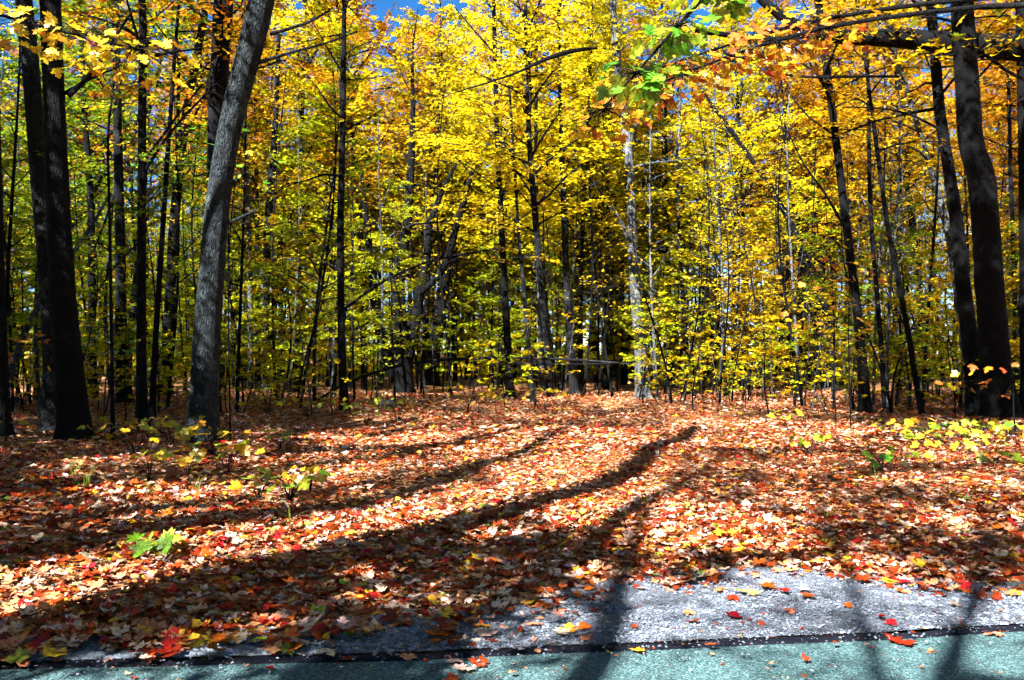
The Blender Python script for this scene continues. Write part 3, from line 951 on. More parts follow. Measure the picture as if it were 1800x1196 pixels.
hero('dark trunk with pale right side in the middle right', [(1011, 698, 15), (1002, 600, 13), (996, 500, 12), (992, 400, 11), (988, 280, 9), (984, 150, 7), (980, 0, 6)], mat='bark_mid', crown=GY_, seed=50, t0=.42, nb=22, blen=2.4)
hero('mottled pale trunk with a fork, right of the middle', [(1131, 698, 27), (1126, 620, 22), (1117, 520, 19), (1112, 430, 18), (1109, 330, 15), (1104, 250, 17), (1094, 190, 16), (1086, 130, 14), (1076, 0, 11)], mat='bark_pale', crown=GY_, seed=51, ridge=.03, k=14, t0=.5, nb=24,
     branches=[[(1110, 430, 11), (1096, 400, 8), (1070, 360, 5), (1030, 310, 4), (1000, 270, 3)], [(1108, 250, 8), (1125, 200, 5), (1148, 140, 4), (1160, 60, 3)]])
hero('thin pale lit trunk just beyond the mottled one', [(1186, 684, 9), (1188, 600, 9), (1190, 480, 9), (1192, 350, 8), (1194, 200, 8), (1193, 50, 7)], mat='bark_pale', crown=GA, seed=52, t0=.4, nb=20)
hero('thin stem bowed left, right of the mottled trunk', [(1213, 691, 9), (1206, 600, 8), (1198, 480, 7), (1193, 400, 6), (1190, 250, 5)], mat='bark_mid', crown=GA, seed=53, t0=.4, height=9, nb=14, blen=1.8)
hero('straight pale pole at the back, right of the middle', [(1242, 668, 8), (1242, 580, 8), (1240, 450, 7), (1236, 300, 6), (1230, 150, 5)], mat='bark_pale', crown=GA, seed=54, t0=.4, nb=16)
hero('thin dark sapling before the back poles on the right', [(1276, 701, 7), (1272, 600, 6), (1268, 450, 5), (1262, 320, 4)], mat='bark_dark', crown=GA, seed=55, t0=.3, height=6.5, nb=14, blen=1.6, lsize=(.09, .14), step=.12)
# right side
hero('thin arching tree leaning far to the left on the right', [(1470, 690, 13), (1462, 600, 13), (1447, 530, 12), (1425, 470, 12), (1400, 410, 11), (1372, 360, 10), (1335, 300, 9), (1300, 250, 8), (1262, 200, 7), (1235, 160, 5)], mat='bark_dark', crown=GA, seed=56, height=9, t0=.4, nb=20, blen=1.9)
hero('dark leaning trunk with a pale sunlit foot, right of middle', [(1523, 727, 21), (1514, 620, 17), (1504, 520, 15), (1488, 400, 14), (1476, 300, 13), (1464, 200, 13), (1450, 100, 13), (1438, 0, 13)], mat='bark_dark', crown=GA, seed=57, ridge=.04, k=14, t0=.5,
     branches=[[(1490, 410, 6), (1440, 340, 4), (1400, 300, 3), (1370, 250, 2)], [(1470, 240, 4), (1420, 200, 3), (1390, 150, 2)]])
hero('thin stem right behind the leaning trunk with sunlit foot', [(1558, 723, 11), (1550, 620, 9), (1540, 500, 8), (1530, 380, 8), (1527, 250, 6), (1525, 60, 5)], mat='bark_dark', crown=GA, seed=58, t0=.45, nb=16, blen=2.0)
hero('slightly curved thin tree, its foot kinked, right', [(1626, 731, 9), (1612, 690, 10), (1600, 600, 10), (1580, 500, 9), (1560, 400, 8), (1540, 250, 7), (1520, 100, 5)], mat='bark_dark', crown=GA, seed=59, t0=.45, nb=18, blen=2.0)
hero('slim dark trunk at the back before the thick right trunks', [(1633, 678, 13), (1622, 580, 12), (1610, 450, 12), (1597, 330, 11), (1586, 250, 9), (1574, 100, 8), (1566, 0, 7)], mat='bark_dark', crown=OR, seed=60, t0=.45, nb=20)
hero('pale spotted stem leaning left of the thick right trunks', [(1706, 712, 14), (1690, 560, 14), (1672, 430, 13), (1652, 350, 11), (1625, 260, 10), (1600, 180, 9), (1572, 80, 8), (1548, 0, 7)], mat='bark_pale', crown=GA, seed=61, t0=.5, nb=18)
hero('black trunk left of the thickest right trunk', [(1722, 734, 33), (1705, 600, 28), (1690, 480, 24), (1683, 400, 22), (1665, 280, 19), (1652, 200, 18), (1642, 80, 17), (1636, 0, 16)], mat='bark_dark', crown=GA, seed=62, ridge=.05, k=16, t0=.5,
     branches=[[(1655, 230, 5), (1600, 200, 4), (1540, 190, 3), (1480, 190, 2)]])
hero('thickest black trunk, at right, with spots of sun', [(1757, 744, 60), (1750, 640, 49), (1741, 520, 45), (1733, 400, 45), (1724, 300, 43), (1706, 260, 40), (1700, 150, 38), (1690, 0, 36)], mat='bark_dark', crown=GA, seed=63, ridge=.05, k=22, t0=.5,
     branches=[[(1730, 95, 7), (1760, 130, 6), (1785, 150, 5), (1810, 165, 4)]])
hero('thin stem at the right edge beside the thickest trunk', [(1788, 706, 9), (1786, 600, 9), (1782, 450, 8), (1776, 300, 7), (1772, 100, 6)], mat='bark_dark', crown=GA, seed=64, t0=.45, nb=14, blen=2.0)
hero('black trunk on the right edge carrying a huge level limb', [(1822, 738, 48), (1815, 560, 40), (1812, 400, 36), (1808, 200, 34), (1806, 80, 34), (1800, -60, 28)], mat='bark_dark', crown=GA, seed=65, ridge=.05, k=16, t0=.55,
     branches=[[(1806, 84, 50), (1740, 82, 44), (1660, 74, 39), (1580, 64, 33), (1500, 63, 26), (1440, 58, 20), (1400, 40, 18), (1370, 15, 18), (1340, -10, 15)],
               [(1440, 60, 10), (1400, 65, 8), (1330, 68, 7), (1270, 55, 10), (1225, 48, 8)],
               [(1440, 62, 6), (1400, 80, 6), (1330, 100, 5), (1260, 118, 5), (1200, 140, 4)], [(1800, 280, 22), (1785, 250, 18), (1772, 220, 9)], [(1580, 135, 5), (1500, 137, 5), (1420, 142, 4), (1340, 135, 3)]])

# fallen and leaning poles
def pole(name, label, pts, d0, d1, mat, cat, k=8):
    P = np.array([(*px(x, y, d0 + (d1 - d0) * i / (len(pts) - 1)), w / FPX * (d0 + d1) / 4) for i, (x, y, w) in enumerate(pts)])
    base = P[0, :3].copy(); base[2] = float(gz(base[0], base[1])); P[:, :3] -= base
    P = smooth_path(P, 30)
    W = Wood(); W.tube(P[:, :3], P[:, 3], k, ridge=.04, seed=3)
    o = add(name, W.data(name, M[mat]))
    o.location = base
    return tag(o, label, cat)


pole('fallen_pole_tree', 'long thin dead pole tree fallen level across the middle trunks', [(556, 706, 4), (600, 676, 5), (680, 647, 5), (760, 633, 5), (840, 630, 5), (900, 629, 4), (1000, 632, 5), (1110, 640, 3)], 25.2, 26.6, 'bark_mid', 'fallen tree')
pole('fallen_pole_tree', 'second dead pole lying just under the long level one', [(880, 637, 4), (940, 640, 4), (1000, 641, 3), (1060, 640, 3), (1140, 634, 2)], 25.8, 26.3, 'bark_dark', 'fallen tree')
pole('leaning_dead_pole', 'dead pole leaning right behind the twin left trunks', [(8, 690, 11), (45, 580, 11), (83, 512, 9), (125, 450, 8), (160, 400, 6), (195, 340, 4)], 19, 20.5, 'bark_pale', 'dead tree')
pole('arched_dead_limb', 'dark broken limb hanging slantwise high in the middle', [(800, 163, 2), (860, 145, 3), (905, 130, 4), (950, 108, 6), (985, 95, 9), (1015, 88, 8), (1050, 85, 4)], 23.3, 25, 'bark_dark', 'dead limb')
pole('fallen_log', 'dark fallen log lying on the litter right of middle', [(1385, 681, 9), (1420, 677, 11), (1460, 676, 11), (1500, 678, 9)], 36, 36.5, 'bark_dark', 'log')
pole('fallen_branch', 'thin pale stick standing askew in litter on the right', [(1458, 733, 3), (1447, 715, 3), (1436, 690, 3)], 19, 19.2, 'bark_pale', 'stick', 5)
pole('fallen_branch', 'grey stick lying on leaves in the left foreground', [(83, 1036, 5), (110, 1022, 6), (135, 1012, 5), (146, 1008, 4)], 5.2, 5.6, 'bark_pale', 'stick', 6)

# small grey stone at the foot of the trees
g = np.random.default_rng(3)
th, ph = np.meshgrid(np.linspace(0, 2 * math.pi, 12, endpoint=False), np.linspace(.05, math.pi - .05, 8))
r = 1 + .12 * np.sin(3 * th + 1) * np.sin(2 * ph) + g.normal(0, .04, th.shape)
V = np.stack([.26 * r * np.sin(ph) * np.cos(th), .2 * r * np.sin(ph) * np.sin(th), .11 * r * np.cos(ph)], -1).reshape(-1, 3)
i = (np.arange(7)[:, None] * 12 + np.arange(12)[None]); j = np.arange(7)[:, None] * 12 + (np.arange(12)[None] + 1) % 12
o = link_mesh('stone', V, [np.stack([i, i + 12, j + 12, j], -1).reshape(-1, 4)], M['stone'], smooth=True)
d = dep(718); o.location = ((678 - 900) / FPX * d, d, float(gz((678 - 900) / FPX * d, d)) + .05)
tag(o, 'small pale grey stone on the litter left of the middle', 'stone')

# ------------------------------------------------------------------ seedlings and grass on the floor
LV = {}


def live_mesh(shape, colour):
    if (shape, colour) not in LV:
        tv, tf = T_NEAR[shape]
        LV[shape, colour] = mesh_data('leaf', tv, [tf], M['live_' + colour])
    return LV[shape, colour]


def hang_leaf(root, p, dirv, normal, size, colour):
    o = bpy.data.objects.new('leaf', live_mesh(rnd.randrange(3), colour))
    COL.objects.link(o)
    o.parent = root
    x = Vector(unit(dirv)); nrm = Vector(normal); nrm = (nrm - x * nrm.dot(x)).normalized(); y = nrm.cross(x)
    from mathutils import Matrix
    R = Matrix((x, y, nrm)).transposed().to_4x4()
    o.matrix_local = Matrix.Translation(Vector(p)) @ R @ Matrix.Diagonal((size, size, size, 1))
    return o


def seedling(a, b, label, colours, n=8, h=.35, spread=.25, size=(.10, .155), group='maple seedlings on the wood floor'):
    d = dep(b); x = (a - 900) / FPX * d
    root = empty('maple_seedling', (x, d, float(gz(x, d))), label, 'seedling', group)
    W = Wood()
    n = int(n * (1.15 if a > 1560 and b < 830 else 1.6)); h *= .62 if a > 1560 and b > 760 else 1
    for q in range(n):
        az = q * 2.4 + rnd.uniform(-.3, .3)
        rr = spread * math.sqrt((q + .5) / n)
        tip = np.array((rr * math.cos(az) * 1.2, rr * math.sin(az), h * rnd.uniform(.65, 1.1)))
        mid = np.array((tip[0] * .3, tip[1] * .3, tip[2] * .65))
        W.tube([(0, 0, -.03), mid, tip], [.005, .0035, .002], 4)
        hang_leaf(root, tip, (math.cos(az), math.sin(az), rnd.uniform(-1.1, .1)), (rnd.gauss(0, .5), rnd.gauss(-.3, .5), 1), rnd.uniform(size[0] * .6, size[1]), rnd.choice(colours))
    add('stem', W.data('stem', M['bark_mid'], False), root)


for a, b, lab, cs, n, h, sp in [
    (372, 822, 'yellow maple seedling at the foot of the leaning grey maple', ['yellow', 'gold', 'yellow'], 10, .32, .42),
    (330, 872, 'single-sprig yellow seedling in front of the leaning grey maple', ['yellow', 'lime'], 4, .3, .14),
    (262, 880, 'low lime seedling left of the leaning grey maple foot', ['lime', 'yellow'], 4, .28, .14),
    (510, 880, 'lime green seedling in sun before the clearing, left', ['lime', 'lime', 'green'], 10, .26, .34),
    (455, 885, 'yellow and lime seedling beside the sunny lime one', ['lime', 'yellow'], 6, .24, .2),
    (545, 862, 'yellow seedling at the left rim of the clearing', ['yellow', 'gold'], 5, .25, .18),
    (265, 772, 'green seedling before the straight left trunk', ['green', 'lime'], 9, .42, .38),
    (235, 840, 'shaded gold seedling patch left of the grey maple', ['gold', 'lime'], 9, .35, .5),
    (10, 815, 'gold seedling at the left picture edge', ['gold', 'yellow'], 4, .3, .2),
    (492, 806, 'green sprig where the clearing meets the left shade', ['lime', 'green'], 5, .3, .2),
    (275, 985, 'small green leaf sprig in the left foreground litter', ['green', 'lime'], 5, .12, .14),
    (1500, 725, 'bright yellow sprig beside the sunlit foot on the right', ['yellow', 'lime', 'yellow'], 16, .95, .5),
    (1562, 765, 'lime seedling just right of the sunlit trunk foot', ['lime', 'yellow'], 8, .38, .3),
    (1610, 790, 'yellow lime seedling left end of the sunny right patch', ['lime', 'yellow'], 12, .3, .45),
    (1655, 796, 'broad lime seedling within the sunny right patch', ['lime', 'lime', 'yellow'], 18, .32, .55),
    (1705, 788, 'lime green seedling beneath the thickest right trunk', ['lime', 'green', 'lime'], 16, .36, .5),
    (1745, 800, 'yellow seedling right end of the sunny right patch', ['yellow', 'lime'], 12, .34, .5),
    (1790, 800, 'pale amber seedling at the right picture edge', ['gold', 'amber'], 8, .36, .35),
    (1752, 838, 'lime seedling pair of big leaves at far right', ['lime'], 4, .25, .16),
    (1425, 806, 'olive seedling in the shade right of the clearing', ['lime', 'gold'], 7, .28, .3),
    (1550, 842, 'small lime seedling below the right trunk foot', ['lime', 'green'], 5, .2, .2),
    (1380, 762, 'small lime sprig at the back right of the clearing', ['lime', 'yellow'], 6, .3, .25),
    (1690, 725, 'dark green seedling left of the black right trunks', ['green', 'lime'], 14, .7, .8),
    (1760, 745, 'rusty orange seedling before the thickest right trunk', ['rust', 'amber'], 12, .85, .7),
    (700, 742, 'shaded gold seedling at the rim left of middle', ['gold', 'lime'], 10, .5, .6),
    (840, 722, 'gold seedling before the many-stemmed tree', ['gold', 'yellow', 'lime'], 12, .5, .7),
    (960, 716, 'yellow seedling among the middle stems', ['yellow', 'gold'], 10, .55, .6),
    (1130, 712, 'yellow seedling hugging the mottled trunk', ['yellow', 'gold'], 8, .8, .35),
    (645, 742, 'lime seedling by the upright pole trunk', ['lime', 'green'], 9, .4, .5),
    (540, 735, 'lime yellow seedling right of the leaning maple at the back', ['lime', 'yellow'], 14, .45, .7),
    (470, 728, 'yellow green seedling behind the sunny strip, left', ['lime', 'yellow'], 14, .45, .8),
    (1630, 776, 'lime seedling at the back of the sunny right patch', ['lime', 'yellow'], 12, .4, .5),
    (1680, 806, 'yellow seedling at the front of the sunny right patch', ['yellow', 'lime'], 12, .25, .5),
    (1725, 778, 'lime seedling right at the thickest trunk foot', ['lime'], 12, .4, .45),
    (1775, 782, 'yellow lime seedling behind the amber one, right edge', ['yellow', 'lime'], 12, .4, .5),
    (1590, 815, 'low yellow seedling at the left front of the sunny patch', ['yellow', 'lime'], 8, .2, .3),
    (400, 850, 'gold seedling left of the sunny lime pair', ['yellow', 'gold', 'lime'], 9, .28, .35),
    (300, 800, 'shaded lime seedling just left of the grey maple foot', ['lime', 'gold'], 12, .38, .5),
    (180, 800, 'shaded gold seedling right of the twin trunks', ['gold', 'lime'], 10, .35, .5),
    (590, 730, 'pale lime seedling beside the pole trunk foot', ['lime'], 9, .35, .4)]:
    seedling(a, b, lab, cs, n, h, sp)


def sprig_tree(a, b, d, label, colours, n, spread):
    """young maple whose leaf tier hangs in view, leaves one by one"""
    tip = px(a, b, d)
    root = empty('maple_sapling', (tip[0] + .4, d + .2, float(gz(tip[0], d))), label, 'sapling', 'maple saplings with single leaf tiers')
    base = np.array(root.location); tp = tip - base
    W = Wood(); P = smooth_path(np.array([(0, 0, -.1, .014), (-.05, 0, tp[2] * .6, .011), (0, .02, tp[2] * 1.25, .005)]), 10)
    W.tube(P[:, :3], P[:, 3], 5); add('trunk', W.data('trunk', M['bark_dark'], False), root)
    W = Wood()
    for q in range(n):
        az = rnd.uniform(0, 6.28); rr = spread * math.sqrt(rnd.random())
        p = tp + np.array((rr * math.cos(az) * 1.3, rr * math.sin(az), rnd.gauss(0, spread * .28)))
        if q % 3 == 0:
            W.tube([(0, 0, tp[2] * .92), (p + np.array((0, 0, tp[2]))) / 2 * np.array((1, 1, 1)), p], [.006, .004, .002], 3)
        hang_leaf(root, p, (math.cos(az), math.sin(az) - .4, rnd.uniform(-1.2, -.1)), (rnd.gauss(0, .35), rnd.gauss(-.5, .3), 1), rnd.uniform(.09, .14), rnd.choice(colours))
    add('branches', W.data('branches', M['bark_dark'], False), root)


sprig_tree(1465, 480, 15, 'thin sapling with a tier of big amber leaves, right of middle', ['amber', 'gold'], 34, .85)
sprig_tree(1440, 560, 15.6, 'amber leaved sapling low beside the arching right tree', ['amber', 'gold'], 26, .7)
# sprig_tree(1690, 560, 14, 'sapling of gold leaves before the black right trunks', ['gold', 'amber'], 20, .7)
sprig_tree(45, 605, 13.5, 'sapling with rusty orange leaves at the left edge', ['rust', 'amber'], 26, .6)
sprig_tree(180, 600, 17, 'sapling with lime leaves between the left trunks', ['lime', 'green'], 26, .7)
sprig_tree(355, 288, 13.5, 'green leaf tier beside the leaning grey maple', ['green', 'lime', 'green'], 60, 1.0)
sprig_tree(1755, 665, 13, 'sapling with rust leaves crossing the thickest right trunk', ['rust', 'amber'], 16, .7)

# grass
def grass(a, b, label, n=9, h=.3):
    d = dep(b); x = (a - 900) / FPX * d
    V, F = [], []
    for q in range(n):
        az = rnd.uniform(0, 6.28); l = h * rnd.uniform(.5, 1.1); bend = rnd.uniform(.2, .8) * l
        s = np.array((-math.sin(az), math.cos(az), 0)) * .004
        b0 = len(V)
        for t in (0, .35, .7, 1.0):
            p = np.array((math.cos(az), math.sin(az), 0)) * (bend * t * t + .02) + np.array((0, 0, l * (t - .35 * t * t)))
            V += [p - s * (1.05 - t), p + s * (1.05 - t)]
        F += [(b0 + 2 * i, b0 + 2 * i + 1, b0 + 2 * i + 3, b0 + 2 * i + 2) for i in range(3)]
    o = link_mesh('grass_tuft', np.array(V), [np.array(F)], M['grass'])
    o.location = (x, d, float(gz(x, d)) + .02)
    tag(o, label, 'grass', 'grass tufts in the left litter')


for a, b, lab in [(152, 905, 'grass tuft farthest left in the shaded litter'), (128, 890, 'short grass tuft in the left shade'), (262, 905, 'green grass tuft with seed heads, left foreground'), (290, 925, 'bent grass tuft right of the seed-head tuft'),
                  (335, 868, 'grass tuft before the leaning grey maple'), (345, 890, 'sunlit grass tuft nearest the yellow seedlings'), (510, 930, 'pale grass tuft at the left of the clearing'), (1540, 865, 'grass tuft under the right trunk foot')]:
    grass(a, b, lab)

# ------------------------------------------------------------------ roadside trees: boughs hang into view, long shadows cross the clearing
def roadside(label, base, pts, r0, cols, crown_t0=.5, nb=26, blen=3.0, boughs=(), shade_blobs=(), seed=1, keep=.8, lsize=(.1, .15), step=.16):
    root = empty('roadside_maple', (*base, 0), label, 'tree', 'roadside maples beside and behind the camera')
    P = np.array(pts, float)
    P = np.concatenate((P, (r0 * (1 - .7 * np.linspace(0, 1, len(P))))[:, None]), 1)
    Q = smooth_path(P, 40)
    W = Wood(); W.tube(Q[:, :3], Q[:, 3], 14, ridge=.05, flare=.3, seed=seed)
    add('trunk', W.data('trunk', M['bark_dark']), root)
    Wb, Lf = grow(seed, Q[:, :3], Q[:, 3], crown_t0, 1, nb, blen, (10, 50), lsize, cols, T=T_FAR, step=step, twigs=7, keep=keep)
    tag(add('branches', Wb.data('branches', M['bark_dark'], False), root), kind='stuff')
    tag(add('crown', crown_mesh('crown', Lf, M['leaf_near']), root), kind='stuff')
    for bi, (cx, cy_, cz, rr, nl) in enumerate(shade_blobs):
        # added limb and leaf mass, placed for the shade it casts
        c = np.array((cx - base[0], cy_ - base[1], cz))
        h0 = np.clip(cz - np.hypot(c[0], c[1]) * .8, 1.5, Q[-1, 2] * .9)
        p0 = np.array([np.interp(h0, Q[:, 2], Q[:, i]) for i in range(3)])
        A = np.array([(*p0, r0 * .4), (*(p0 * .55 + c * .45 + np.array((0, 0, .2))), r0 * .28), (*c, r0 * .14), (*(c + unit(c - p0) * rr * .8), .008)])
        A = smooth_path(A, 14)
        W = Wood(); W.tube(A[:, :3], A[:, 3], 7)
        lo = add('limb', W.data('limb', M['bark_dark']), root)
        Wb, Lf = grow(seed + 50 + bi, A[:, :3], A[:, 3], .45, 1, nl, rr * 1.15, (-30, 40), (.11, .175), cols, T=T_FAR, step=.09, twigs=9, keep=.97, prof=lambda t: 1.0)
        tag(add('crown', crown_mesh('crown', Lf, M['leaf_near']), lo), kind='stuff')
        tag(add('twigs', Wb.data('twigs', M['bark_dark'], False), lo), kind='stuff')
    for path, twig, cs, n, sp, sz in boughs:
        b0 = np.array((*base, 0))
        A = np.array([np.append(np.array(p) - b0, 0) for p in path])
        A[:, 3] = np.linspace(.035, .004, len(A))
        A = smooth_path(A, 16)
        W = Wood(); W.tube(A[:, :3], A[:, 3], 6)
        bo = add('bough', W.data('bough', M['bark_dark']), root)
        W = Wood()
        for q in range(n):
            f = twig + (1 - twig) * rnd.random()
            k = int(f * 15); s0 = A[k, :3]
            az = rnd.uniform(0, 6.28); rr = sp * (.2 + rnd.random() * .8)
            p = s0 + np.array((rr * math.cos(az), rr * math.sin(az), rnd.uniform(-.55, .12) * sp))
            W.tube([s0, (s0 + p) / 2 + np.array((0, 0, .05)), p], [.005, .0035, .0015], 3)
            hang_leaf(bo, p, (math.cos(az), math.sin(az), rnd.uniform(-1.3, -.2)), (rnd.gauss(0, .4), rnd.gauss(-.3, .4), 1), rnd.uniform(*sz), rnd.choice(cs))
        add('twigs', W.data('twigs', M['bark_dark'], False), bo)
    return root


def from_shadow(shadow, heights, base):
    """trunk points whose shadows fall on the given ground points"""
    R = [(0, 0, -.1)]
    for (x, y), h in zip(shadow, heights):
        h = h * 1.28 / COT
        R.append((x - math.sin(SUN_AZ) * COT * h - base[0], y - math.cos(SUN_AZ) * COT * h - base[1], h))
    return R


def over(x, y, z, t):
    """point t metres up the sun ray from x, y, z"""
    return (x - math.sin(SUN_AZ) * t, y - math.cos(SUN_AZ) * t, z + t * math.tan(SUN_EL))


# unseen wood added all round, raised and placed to cut sky light
n = 34000
az = npr.uniform(math.radians(50), math.radians(310), n)
open_side = (az > math.radians(178)) & (az < math.radians(252))       # ring set farther off here so the sun still comes in
rr = np.where(open_side, npr.uniform(25, 40, n), npr.uniform(17, 30, n))
h = npr.random(n) ** .85 * (18 + 2 * np.sin(az * 17))
a = npr.uniform(0, 6.28, n)
Cc = pal[np.clip((npr.uniform(0, 6, n)).astype(int), 0, 5)] * npr.uniform(.6, 1.0, (n, 1))
V, F, C = leaf_arrays(np.stack([np.sin(az) * rr, np.cos(az) * rr, h], -1), np.stack([np.cos(a), np.sin(a), npr.normal(0, .4, n)], -1), np.stack([npr.normal(0, .8, n), npr.normal(0, .8, n), np.ones(n)], -1), npr.uniform(.5, .95, n), Cc, T_FAR)
W = Wood()
for k in range(120):
    aa = rnd.uniform(math.radians(50), math.radians(310)); dd = rnd.uniform(25, 40) if 3.1 < aa < 4.4 else rnd.uniform(17, 30)
    p, r = trunk_path(5000 + k, rnd.uniform(10, 16), rnd.uniform(.08, .22), .5, 6)
    W.tube(p + np.array((math.sin(aa) * dd, math.cos(aa) * dd, 0)), r, 5)
WV = np.concatenate(W.V); WF = np.concatenate(W.F)
o = link_mesh('unseen_wood_ring', np.concatenate((V, WV)), [F, WF + len(V)], [M['leaf'], M['bark_dark']], col=np.concatenate((C, np.full((len(WV), 3), .1))), fmat=np.concatenate((np.zeros(len(F)), np.ones(len(WF)))))
tag(o, 'unseen mass of autumn wood all round, added to cut sky light', 'wood', kind='stuff')

# tree left of the camera: its long bowed shadow crosses the clearing
b = (-5.6, -.9)
roadside('bowed roadside maple left of the camera, its long shadow crossing the clearing', b, from_shadow([(-2.5, 4.53), (-.91, 6.6), (.17, 8.06), (1.43, 10.4), (2.6, 13.4), (3.8, 16.7)], [4.9, 6.8, 8.2, 10.2, 12.4, 14.8], b), .42, (YEL, GOL), .84, 10, 1.8, seed=81,
         shade_blobs=[(*over(-1.5, 5.2, 0, 7.4), 1.15, 20), (*over(.1, 5.7, 0, 7.4), 1.1, 17), (*over(-2.7, 3.9, 0, 6.4), .75, 13), (*over(-.3, 6.5, 0, 8.4), .7, 9)])
b = (-8.8, 4.3)
roadside('slim roadside maple beyond the left picture edge', b, from_shadow([(-3.3, 11.6), (-1.5, 12.6), (0, 14.5), (2.2, 19.8)], [7.9, 9.6, 11.6, 15.5], b), .30, (YEL, GOL), .8, 14, 2.0, seed=82,
         boughs=[([(-8.0, 3.5, 4.0), (-6.0, 6.0, 4.7), (-4.6, 7.6, 4.55), (-3.3, 8.3, 4.45)], .5, ['yellow', 'gold', 'yellow', 'gold'], 210, .55, (.09, .13))],
         shade_blobs=[(*over(-5.5, 10.2, 0, 7.5), 1.9, 28), (*over(-4.8, 8.6, 0, 6), 1.1, 14), (*over(-3.9, 12.5, 0, 8), 1.2, 12), (*over(-7.5, 12.5, 0, 9), 2.0, 24)])
b = (-10.2, 6.2)  # unseen maple added to throw shade on the left trunks
roadside('dense maple shading the left trunks from beyond the edge', b, [(0, 0, -.1), (0, .1, 4), (.2, 0, 7), (0, .2, 10), (0, .3, 13)], .2, (YEL, GRN), .35, 34, 3.0, seed=88, keep=.95,
         shade_blobs=[(*over(-4.6, 12.4, .6, 5.5), .9, 12), (*over(-6.8, 12.6, 2.5, 5.5), 1.6, 20), (*over(-7.0, 12.6, 5.0, 6), 1.7, 20), (*over(-8.4, 15, 2.5, 7), 1.8, 20), (-4.2, 9.0, 13.0, 2.4, 26)])
for b, lab, sd in (((-14.0, 10.5), 'broad maple far beyond the left edge, shading the left floor', 91), ((-18.5, 14.5), 'broad maple farthest beyond the left edge, shading deep left floor', 92)):  # unseen maples added to darken the floor at left
    roadside(lab, b, [(0, 0, -.1), (0, .1, 5), (.2, 0, 9), (0, .2, 12), (0, .3, 15)], .22, (YEL, GRN), .5, 24, 3.0, seed=sd, keep=.95,
             shade_blobs=[(b[0] + 1.5, b[1], 8.0, 2.2, 24), (b[0] - 1, b[1] + 1.5, 10.0, 2.2, 24), (b[0] + 1, b[1] - 1.5, 11.5, 2.0, 20), (b[0] + 2.5, b[1] + 2, 10.0, 2.0, 20)] + ([(*over(-8, 19, 0, 12), 2.4, 26), (*over(-5, 21, 0, 13), 2.3, 26), (*over(-6.5, 16, 0, 11), 1.8, 20)] if sd == 91 else [(*over(-10.5, 23, 0, 12), 2.5, 26), (*over(-7, 25, 0, 14), 2.4, 26)]))
b = (-3.6, -4.6)
roadside('roadside maple across the road behind the camera', b, [(0, 0, -.1), (.1, 0, 3), (.2, .1, 6), (-.2, .2, 9), (0, .3, 12)], .12, (YEL, GOL), .6, 14, 2.0, seed=83,
         shade_blobs=[(*over(3.9, 11.0, 0, 13), 1.4, 18), (*over(5.0, 8.7, 0, 12), 1.3, 18), (*over(3.4, 4.2, 0, 9), .8, 10)])
b = (-9.5, -2.0)
roadside('roadside maple farthest left behind the camera', b, [(0, 0, -.1), (0, .1, 4), (.2, 0, 8), (0, .2, 12), (0, .3, 15)], .2, (YEL, GOL), .55, 22, 2.6, seed=84,
         shade_blobs=[(*over(-4.2, 7.2, 0, 9), 1.1, 14), (*over(-1.0, 9.6, 0, 12), .6, 6)])
b = (6.8, 6.4)
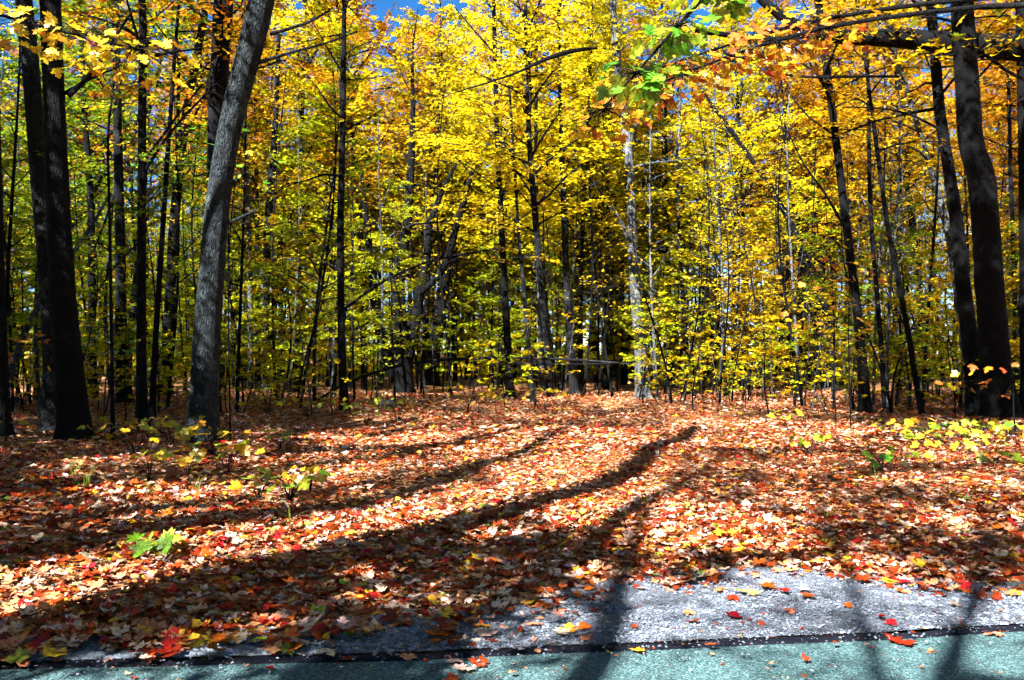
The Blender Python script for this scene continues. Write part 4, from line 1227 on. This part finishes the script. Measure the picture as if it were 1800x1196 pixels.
roadside('green and amber maple beyond the right edge, its boughs hanging into view', b, [(0, 0, -.1), (0, 0, 3), (.1, .1, 6), (0, .2, 9), (0, .3, 16)], .2, (GRN, LIM), .65, 18, 2.4, seed=85,
         boughs=[([(6.6, 6.4, 5.0), (3.2, 6.1, 5.1), (1.7, 6.0, 4.5), (1.2, 6.0, 3.85), (.6, 6.0, 3.2)], .64, ['green', 'green', 'lime', 'lime'], 130, .34, (.10, .15)),
                 ([(6.7, 6.5, 4.0), (4.8, 7.6, 4.75), (3.0, 8.2, 4.75), (1.6, 8.4, 4.3), (.5, 8.4, 3.8)], .62, ['amber', 'amber', 'gold', 'rust'], 200, .5, (.08, .12)),
                 ([(6.7, 6.5, 4.2), (4.9, 8.0, 5.0), (3.2, 8.9, 5.1), (2.0, 9.2, 4.8), (.9, 9.2, 4.4)], .62, ['amber', 'gold', 'amber'], 200, .55, (.08, .12)),
                 ([(6.7, 6.5, 5.0), (5.4, 7.8, 5.1), (4.2, 8.4, 4.95)], .3, ['lime', 'gold'], 22, .5, (.09, .13))],
         shade_blobs=[(*over(10.2, 18.0, 2.5, 11), 1.8, 20), (*over(10.4, 18.0, 6.0, 11), 1.8, 20), (*over(8.6, 18.2, 4.5, 11), 1.5, 16), (*over(9.0, 17.5, .5, 11), 1.6, 18), (*over(8.5, 20.0, 3.6, 13), 1.4, 14), (2.2, 9.0, 13.0, 2.4, 26), (*over(7.4, 17.5, 0, 12.5), 1.5, 16), (*over(10.5, 22.5, 0, 14), 2.0, 20), (*over(8, 20, 0, 14), 2.0, 22), (*over(11.5, 19.5, 0, 13), 2.0, 20)])
b = (-5.0, -4.4)
roadside('tall crooked maple behind the camera, shadowing the gravel', b, from_shadow([(.43, 3.8), (.63, 5.06), (.93, 6.4), (1.45, 8.4), (2.9, 12.8)], [7.6, 8.9, 10.3, 12.2, 16.0], b), .13, (YEL, GOL), .9, 8, 1.6, seed=94)
b = (-8.3, -1.4)
roadside('slim straight maple left behind the camera, streaking the clearing', b, from_shadow([(-.78, 9.46), (0, 12.1), (2.16, 17.4)], [10.2, 12.3, 16.6], b), .27, (YEL, GOL), .88, 8, 1.6, seed=95)
b = (-9.6, -.2)
roadside('slender maple left of the camera among the roadside trees', b, from_shadow([(-2.43, 10.36), (-1.2, 12.8), (.75, 18.1)], [10, 12.1, 16.4], b), .2, (YEL, GOL), .9, 8, 1.5, seed=96)
b = (-5.2, -2.6)
roadside('thin maple close behind the camera to its left', b, from_shadow([(.18, 5.2), (1.33, 8.4), (3.3, 12.1)], [7.4, 10, 13.3], b), .17, (YEL, GOL), .9, 8, 1.5, seed=97)
b = (1.2, -5.6)
roadside('crooked maple straight behind the camera across the road', b, [(0, 0, -.1), (.2, .1, 3), (-.2, 0, 6), (.2, .2, 9), (.3, .3, 12)], .13, (YEL, GOL), .6, 16, 2.0, seed=86,
         shade_blobs=[(*over(6.6, 9.6, 0, 15), 1.3, 14)])
